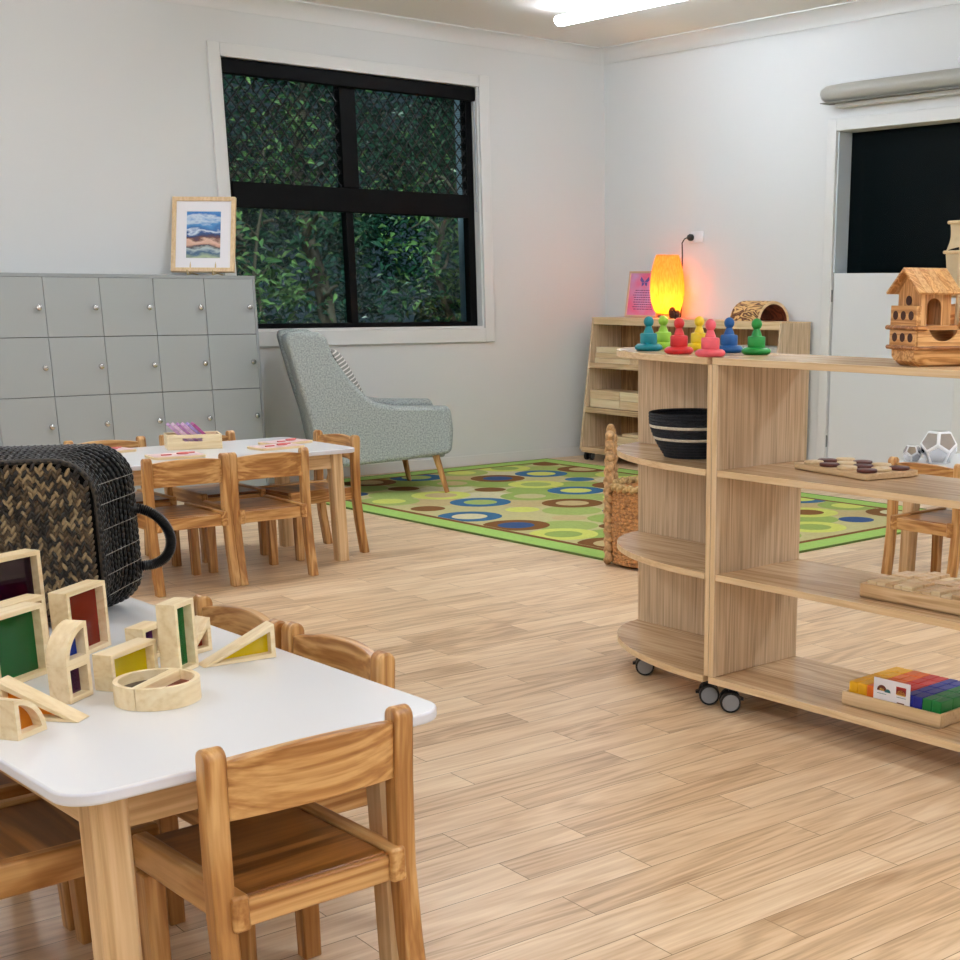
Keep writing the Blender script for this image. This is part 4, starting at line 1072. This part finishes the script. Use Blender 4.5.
def pillow(w,h,th,n=14):
    mb=MB(); vs=[]
    for sgn in (1,-1):
        for i in range(n+1):
            for j in range(n+1):
                u_=i/n*2-1; v_=j/n*2-1; z=((1-u_**4)*(1-v_**4))**.5*th/2
                k=1-.05*(u_*u_*v_*v_)
                vs.append((sgn*z, u_*w/2*k, v_*h/2*k))
    N_=(n+1)**2; fs=[]
    for i in range(n):
        for j in range(n):
            a=i*(n+1)+j; fs.append((a,a+1,a+n+2,a+n+1)); fs.append((N_+a,N_+a+n+1,N_+a+n+2,N_+a+1))
    mb.add(vs,fs); return mb
cu=pillow(.42,.40,.11).build('cushion',m,angle=80); tag(cu,'grey and white striped cushion leaning on the back of the armchair','cushion')
cu.matrix_world=Matrix.Translation((4.505,6.735,0))@Matrix.Rotation(math.radians(-23),4,'Z')@Matrix.Translation((-.545,.34,.635))@Matrix.Rotation(math.radians(-27),4,'Y')

# ------------------------------------------------------------------ big dark basket on the block table
BK = thing('woven_basket', (1.015,2.765,TH+.004), math.radians(-20), 'large dark woven basket lying on its side behind the coloured blocks', 'basket')
wb1=[plain('seagrass_tan',(140,118,84),.5),plain('seagrass_brown',(78,60,38),.55),plain('seagrass_dark',(36,28,20),.6),plain('seagrass_backing',(8,7,6),.9,spec=.1)]; wb2=plain('seagrass_black',(5,5,6),.42,spec=.3,var=.5,vscale=80)
BWd=.50
def rr_loop(x0,x1,z0,z1,r,y,k=7): return [(p[0],y,p[1]) for p in rounded(x0,x1,z0,z1,r,k)]
secs=[(0.0,0.0,.016,.322,.075),(.03,.012,.010,.327,.085),(.085,.034,.006,.331,.09),(.15,.062,.004,.331,.075),(.185,.072,.003,.331,.066)]
wbm=MB(); loops=[rr_loop(-BWd-e_*.3,e_,z0,z1,r_,y_) for (y_,e_,z0,z1,r_) in secs]
nL=len(loops[0]); vs=[p for l in loops for p in l]; fs=[]; mi=[]
for i in range(len(loops)-1):
    for j in range(nL): fs.append((i*nL+j,i*nL+(j+1)%nL,(i+1)*nL+(j+1)%nL,(i+1)*nL+j)); mi.append(0)
wbm.add(vs,fs,0)
# woven rows on the outside of the wall
def along(i_f):
    k=int(min(len(loops)-2,i_f)); s=i_f-k
    return [Vector(a).lerp(Vector(b2),s) for a,b2 in zip(loops[k],loops[k+1])]
for row in range(15):
    lp_=along(row/14*(len(loops)-1)); per=[(lp_[(j+1)%nL]-lp_[j]).length for j in range(nL)]
    tot=sum(per); s_=0.004*(row%2)
    while s_<tot:
        d=s_; j=0
        while d>per[j] and j<nL-1: d-=per[j]; j+=1
        p=lp_[j].lerp(lp_[(j+1)%nL],d/per[j]); t_=(lp_[(j+1)%nL]-lp_[j]).normalized(); nn_=Vector((t_.z,0,-t_.x))
        if p.x>-.42:
            ax=Vector((0,1,0)); M3=Matrix((nn_,ax,t_)).transposed()
            wbm.blob(p+nn_*.002,(.0046,.0075,.0085),M3@Matrix.Rotation(.5 if row%2 else -.5,3,'X'),6,4)
        s_+=.0125
wbm.build('wall', wb2, BK, angle=70)
o=BK.children[0]; sd=o.modifiers.new('t','SOLIDIFY'); sd.thickness=.002
bs_=MB(); bs_.prism(rounded(-BWd,0,.016,.322,.075,7),-.001,.006,'y',3)
x_=-.415; colr=0; rndb=random.Random(8)
while x_<-.012:
    z_=.024
    while z_<.316:
        # keep inside the rounded outline
        dx=max(0,x_+.075); dz=max(0,abs(z_-.169)-.149+.075)
        if dx*dx+dz*dz<.068**2 or (dx==0) or (dz==0):
            for sg in (-1,1):
                M3=Matrix.Rotation(sg*(.55+rndb.uniform(-.12,.12)),3,'Y')
                bs_.blob((x_+sg*.0036,-.004+rndb.uniform(-.002,.002),z_+(.0065 if sg>0 else 0)),(.0040,.0048,.0098),M3,7,5,rndb.choice([0,0,1,1,1,2,2,2]))
        z_+=.0118
    x_+=.0152; colr+=1
bs_.build('base', wb1, BK, angle=70)
cb2=MB(); 
lp_=rr_loop(-BWd,0.0,.014,.324,.075,0.0,7); cb2.tube([Vector(p)+Vector((0,-.001,0)) for p in lp_],.0055,7,True); cb2.build('base_rim', plain('seagrass_rim',(50,40,28),.65,var=.5,vscale=60,bump=.8,bscale=120), BK, angle=70)
st=MB()
for z_ in (.055,.095,.135,.185,.235,.275):
    st.tube([(e_+.0075,y_,z_) for (y_,e_,z0,z1,r_) in secs],.0008,5)
st.build('stitching', plain('pale_thread',(140,136,130),.7), BK)
hd=MB(); hp=[]
for i in range(21):
    s=i/20; th=PI*s
    hp.append((.064+.076*math.sin(th)**.85, .172, .080+.124*(0.5-0.5*math.cos(th))-.012*math.sin(th)))
hd.tube(hp,.0078,10)
hl=[Vector(p) for p in hp]
dense=[]
for a,b2 in zip(hl,hl[1:]):
    for k in range(3): dense.append(a.lerp(b2,k/3))
for k in range(1,len(dense)-1,1):
    t_=(dense[k+1]-dense[k-1]).normalized(); q=Vector((0,0,1)).rotation_difference(t_).to_matrix()
    n8=8
    hd.tube([dense[k]+q@Vector((.0092*math.cos(2*PI*j/n8),.0092*math.sin(2*PI*j/n8),0)) for j in range(n8)],.0024,4,True)
hd.build('handle', plain('black_cord',(8,9,11),.4), BK, angle=70)

# ------------------------------------------------------------------ coloured window blocks
ACR={'green':(40,160,80),'yellow':(255,232,10),'amber':(250,196,50),'red':(206,60,44),'violet':(110,40,110),'purple':(126,50,170),'blue':(50,84,210),'orange':(255,170,50),'dark':(52,20,54)}
ACM={k:tinted('acrylic_'+k,v,dens=1.9 if k in ('yellow','amber','orange') else 1.25 if k in ('green','red','blue') else 1.0) for k,v in ACR.items()}
U=.0625; BT=.037
def outline(kind,w,h):
    if kind=='rect': return [(0,0),(w,0),(w,h),(0,h)]
    if kind=='tri_r': return [(0,0),(w,0),(w,h)]
    if kind=='tri_l': return [(0,0),(w,0),(0,h)]
    if kind=='arc_r': return [(0,0),(w,0),(w,h)]+[(w-w*math.sin(PI/2*i/10), h*math.cos(PI/2*i/10)) for i in range(1,10)]
    if kind=='arc_l': return [(0,0),(w,0)]+[(w*math.cos(PI/2*i/10), h*math.sin(PI/2*i/10)) for i in range(1,11)]
def wblock(kind,w,h,x,y,z,deg,col,label,wall=.0085,t=BT,group='wooden window blocks on the near table'):
    p=thing('window_block',(x,y,z),math.radians(deg),label,'block',group)
    ol=outline(kind,w,h); il=inset(ol,wall)
    MB().ring(ol,il,0,t,'y').build('frame',W['blockx'],p,bevel=.0012)
    MB().prism(inset(ol,wall-.0015),t*.46,t*.54,'y').build('pane',ACM[col],p)
    return p
Z=TH+.0004
wblock('rect',2*U,2*U,.690,2.399,Z,32,'green','large square wooden block with green pane at the far left of the table')
wblock('rect',2*U,2*U,.716,2.465,Z,32,'amber','large square wooden block with amber pane behind the green one')
wblock('rect',2*U,2*U,.854,2.514,Z,38,'red','large square wooden block with red pane in front of the dark basket')
wblock('rect',2*U,U,.742,2.577,Z,25,'blue','low wooden block under the dark violet one, hidden by the amber pane')
wblock('rect',2*U,2*U,.742,2.577,Z+U+.0004,25,'dark','large square wooden block with dark violet pane, raised highest by the basket')
wblock('rect',U,U,.750,2.244,Z,35.6,'violet','small square wooden block with violet pane under the quarter arch')
wblock('arc_r',U,U,.750,2.244,Z+U+.0004,35.6,'blue','quarter round wooden block with blue pane stacked on the small square')
wblock('rect',2*U,U,.831,2.270,Z,32.6,'yellow','oblong wooden block with yellow pane lying on its long side')
wblock('rect',U,2*U,.958,2.299,Z,35.6,'green','tall upright wooden block with narrow green pane')
wblock('rect',U,U,.947,2.420,Z,35,'purple','small square wooden block with purple pane behind the upright green one')
wblock('tri_r',U,U,1.021,2.412,Z,20,'red','small triangular wooden block with red pane behind the upright green one')
wblock('tri_r',.134,U,1.0095,2.3195,Z,-6,'yellow','long triangular wooden block with yellow pane, rightmost on the table')
wblock('tri_l',.13,U,.637,2.235,Z,-49,'orange','long triangular wooden block with orange pane sloping down to the right')
wblock('arc_l',U,U,.622,2.103,Z,32,'orange','quarter round wooden block with orange pane at the left table edge')
# two half rounds lying flat, forming a circle
def halfround(x,y,deg,col,label):
    p=thing('window_block',(x,y,Z),math.radians(deg),label,'block','wooden window blocks on the near table')
    r=.067; ol=[(r*math.cos(PI*i/20), .0006+r*math.sin(PI*i/20)) for i in range(21)]; il=inset(ol,.0085)
    MB().ring(ol,il,0,BT,'z').build('frame',W['blockx'],p,bevel=.0012)
    MB().prism(inset(ol,.007),BT*.44,BT*.56,'z').build('pane',ACM[col],p)
halfround(.867,2.178,37,'dark','half round block with dark pane lying flat, left half of the circle')
halfround(.867,2.178,217,'red','half round block with red pane lying flat, right half of the circle')

# ------------------------------------------------------------------ things on the far table
cr=thing('puzzle_crate',(2.535,5.735,TH),math.radians(-18),'pale wooden crate with slotted front holding purple puzzle cards','crate')
cw,cdp,chh=.22,.13,.062
c1=MB()
c1.box(-cw/2,cw/2,-cdp/2,cdp/2,.0005,.007); c1.box(-cw/2,-cw/2+.008,-cdp/2,cdp/2,.007,chh); c1.box(cw/2-.008,cw/2,-cdp/2,cdp/2,.007,chh); c1.box(-cw/2+.008,cw/2-.008,cdp/2-.008,cdp/2,.007,chh)
fz=[(-cw/2+.008,.007),(cw/2-.008,.007),(cw/2-.008,chh),(-cw/2+.008,chh)]
sl_=rounded(-.048,.032,.034,.047,.006,3)
y0_=-cdp/2
c1.box(-cw/2+.008,cw/2-.008,y0_,y0_+.008,.007,.034); c1.box(-cw/2+.008,cw/2-.008,y0_,y0_+.008,.047,chh); c1.box(-cw/2+.008,-.048,y0_,y0_+.008,.034,.047); c1.box(.032,cw/2-.008,y0_,y0_+.008,.034,.047)
c1.build('box',W['blockx'],cr,bevel=.0012)
pcols=[(188,150,190),(206,176,200),(170,120,170),(196,160,196),(150,130,186),(160,70,130)]
for i in range(6):
    o=MB().box(-.0062,.0062,-.050,.050,.0,.122,[1,0,0,0,0,1]); ob=o.build('puzzle_card',[plain('puzzle_card_%d'%i,pcols[i],.5,var=.2,vscale=40),W['edgez']],bevel=.001)
    tag(ob,['mauve puzzle card leaning at the left end of the crate','pale lilac puzzle card second from the left in the crate','plum puzzle card third from the left in the crate','lilac puzzle card fourth from the left in the crate','blue violet puzzle card second from the right in the crate','magenta edged puzzle card at the right end of the crate'][i],'puzzle card','puzzle cards in the crate')
    ob.matrix_world=Matrix.Translation(cr.location)@Matrix.Rotation(math.radians(-18),4,'Z')@Matrix.Translation((-.010+i*.0195,0,.0135))@Matrix.Rotation(math.radians(-44),4,'Y')
bdm=plain('puzzle_board_pink',(214,186,184),.5,var=.18,vscale=30); bdr=plain('puzzle_piece_red',(206,104,98),.5); bdp=plain('puzzle_board_edge',(222,196,150),.5)
for (x,y,rz,lb_) in ((2.19,5.80,.2,'pink puzzle board with red pieces at the back left of the far table'),(2.335,5.46,-.1,'pale puzzle board with red piece nearest the left front chair'),(2.80,5.515,.1,'pale puzzle board behind the right front chair'),(2.92,5.66,.3,'pink puzzle board with red pieces at the right end of the far table')):
    p=thing('puzzle_board',(x,y,TH),rz,lb_,'puzzle','puzzle boards on the far table')
    MB().prism(rounded(-.105,.105,-.07,.07,.02,4),.0005,.010,'z').build('board',bdp,p,bevel=.001)
    MB().prism(rounded(-.098,.098,-.063,.063,.016,4),.0098,.0112,'z').build('picture',bdm,p)
    r_=MB(); r_.tube([(.03+.022*math.cos(a),.022*math.sin(a)*.7,.0145) for a in [2*PI*i/14 for i in range(14)]],.0035,7,True); r_.box(-.06,-.02,-.02,-.010,.0112,.0155); r_.box(.05,.085,.02,.028,.0112,.0155)
    r_.build('piece',bdr,p)

# ------------------------------------------------------------------ daylight outside and render look
w=bpy.data.worlds.new('evening_sky'); S.world=w; w.use_nodes=True
bg=w.node_tree.nodes['Background']; bg.inputs[0].default_value=(.10,.17,.22,1); bg.inputs[1].default_value=.35
sl=bpy.data.lights.new('low_sun','SUN'); sl.energy=3.2; sl.angle=math.radians(8); sl.color=(.86,1,.94)
so_=bpy.data.objects.new('low_sun',sl); COL.objects.link(so_)
so_.rotation_euler=Vector((-.25,-.62,.85)).to_track_quat('Z','Y').to_euler()
S.view_settings.view_transform='Standard'; S.view_settings.look='None'; S.view_settings.gamma=1; S.view_settings.use_curve_mapping=False
S.view_settings.exposure=0.0
S.cycles.max_bounces=8; S.cycles.diffuse_bounces=5; S.cycles.transparent_max_bounces=16
S.cycles.use_denoising=True
S.cycles.sample_clamp_indirect=8
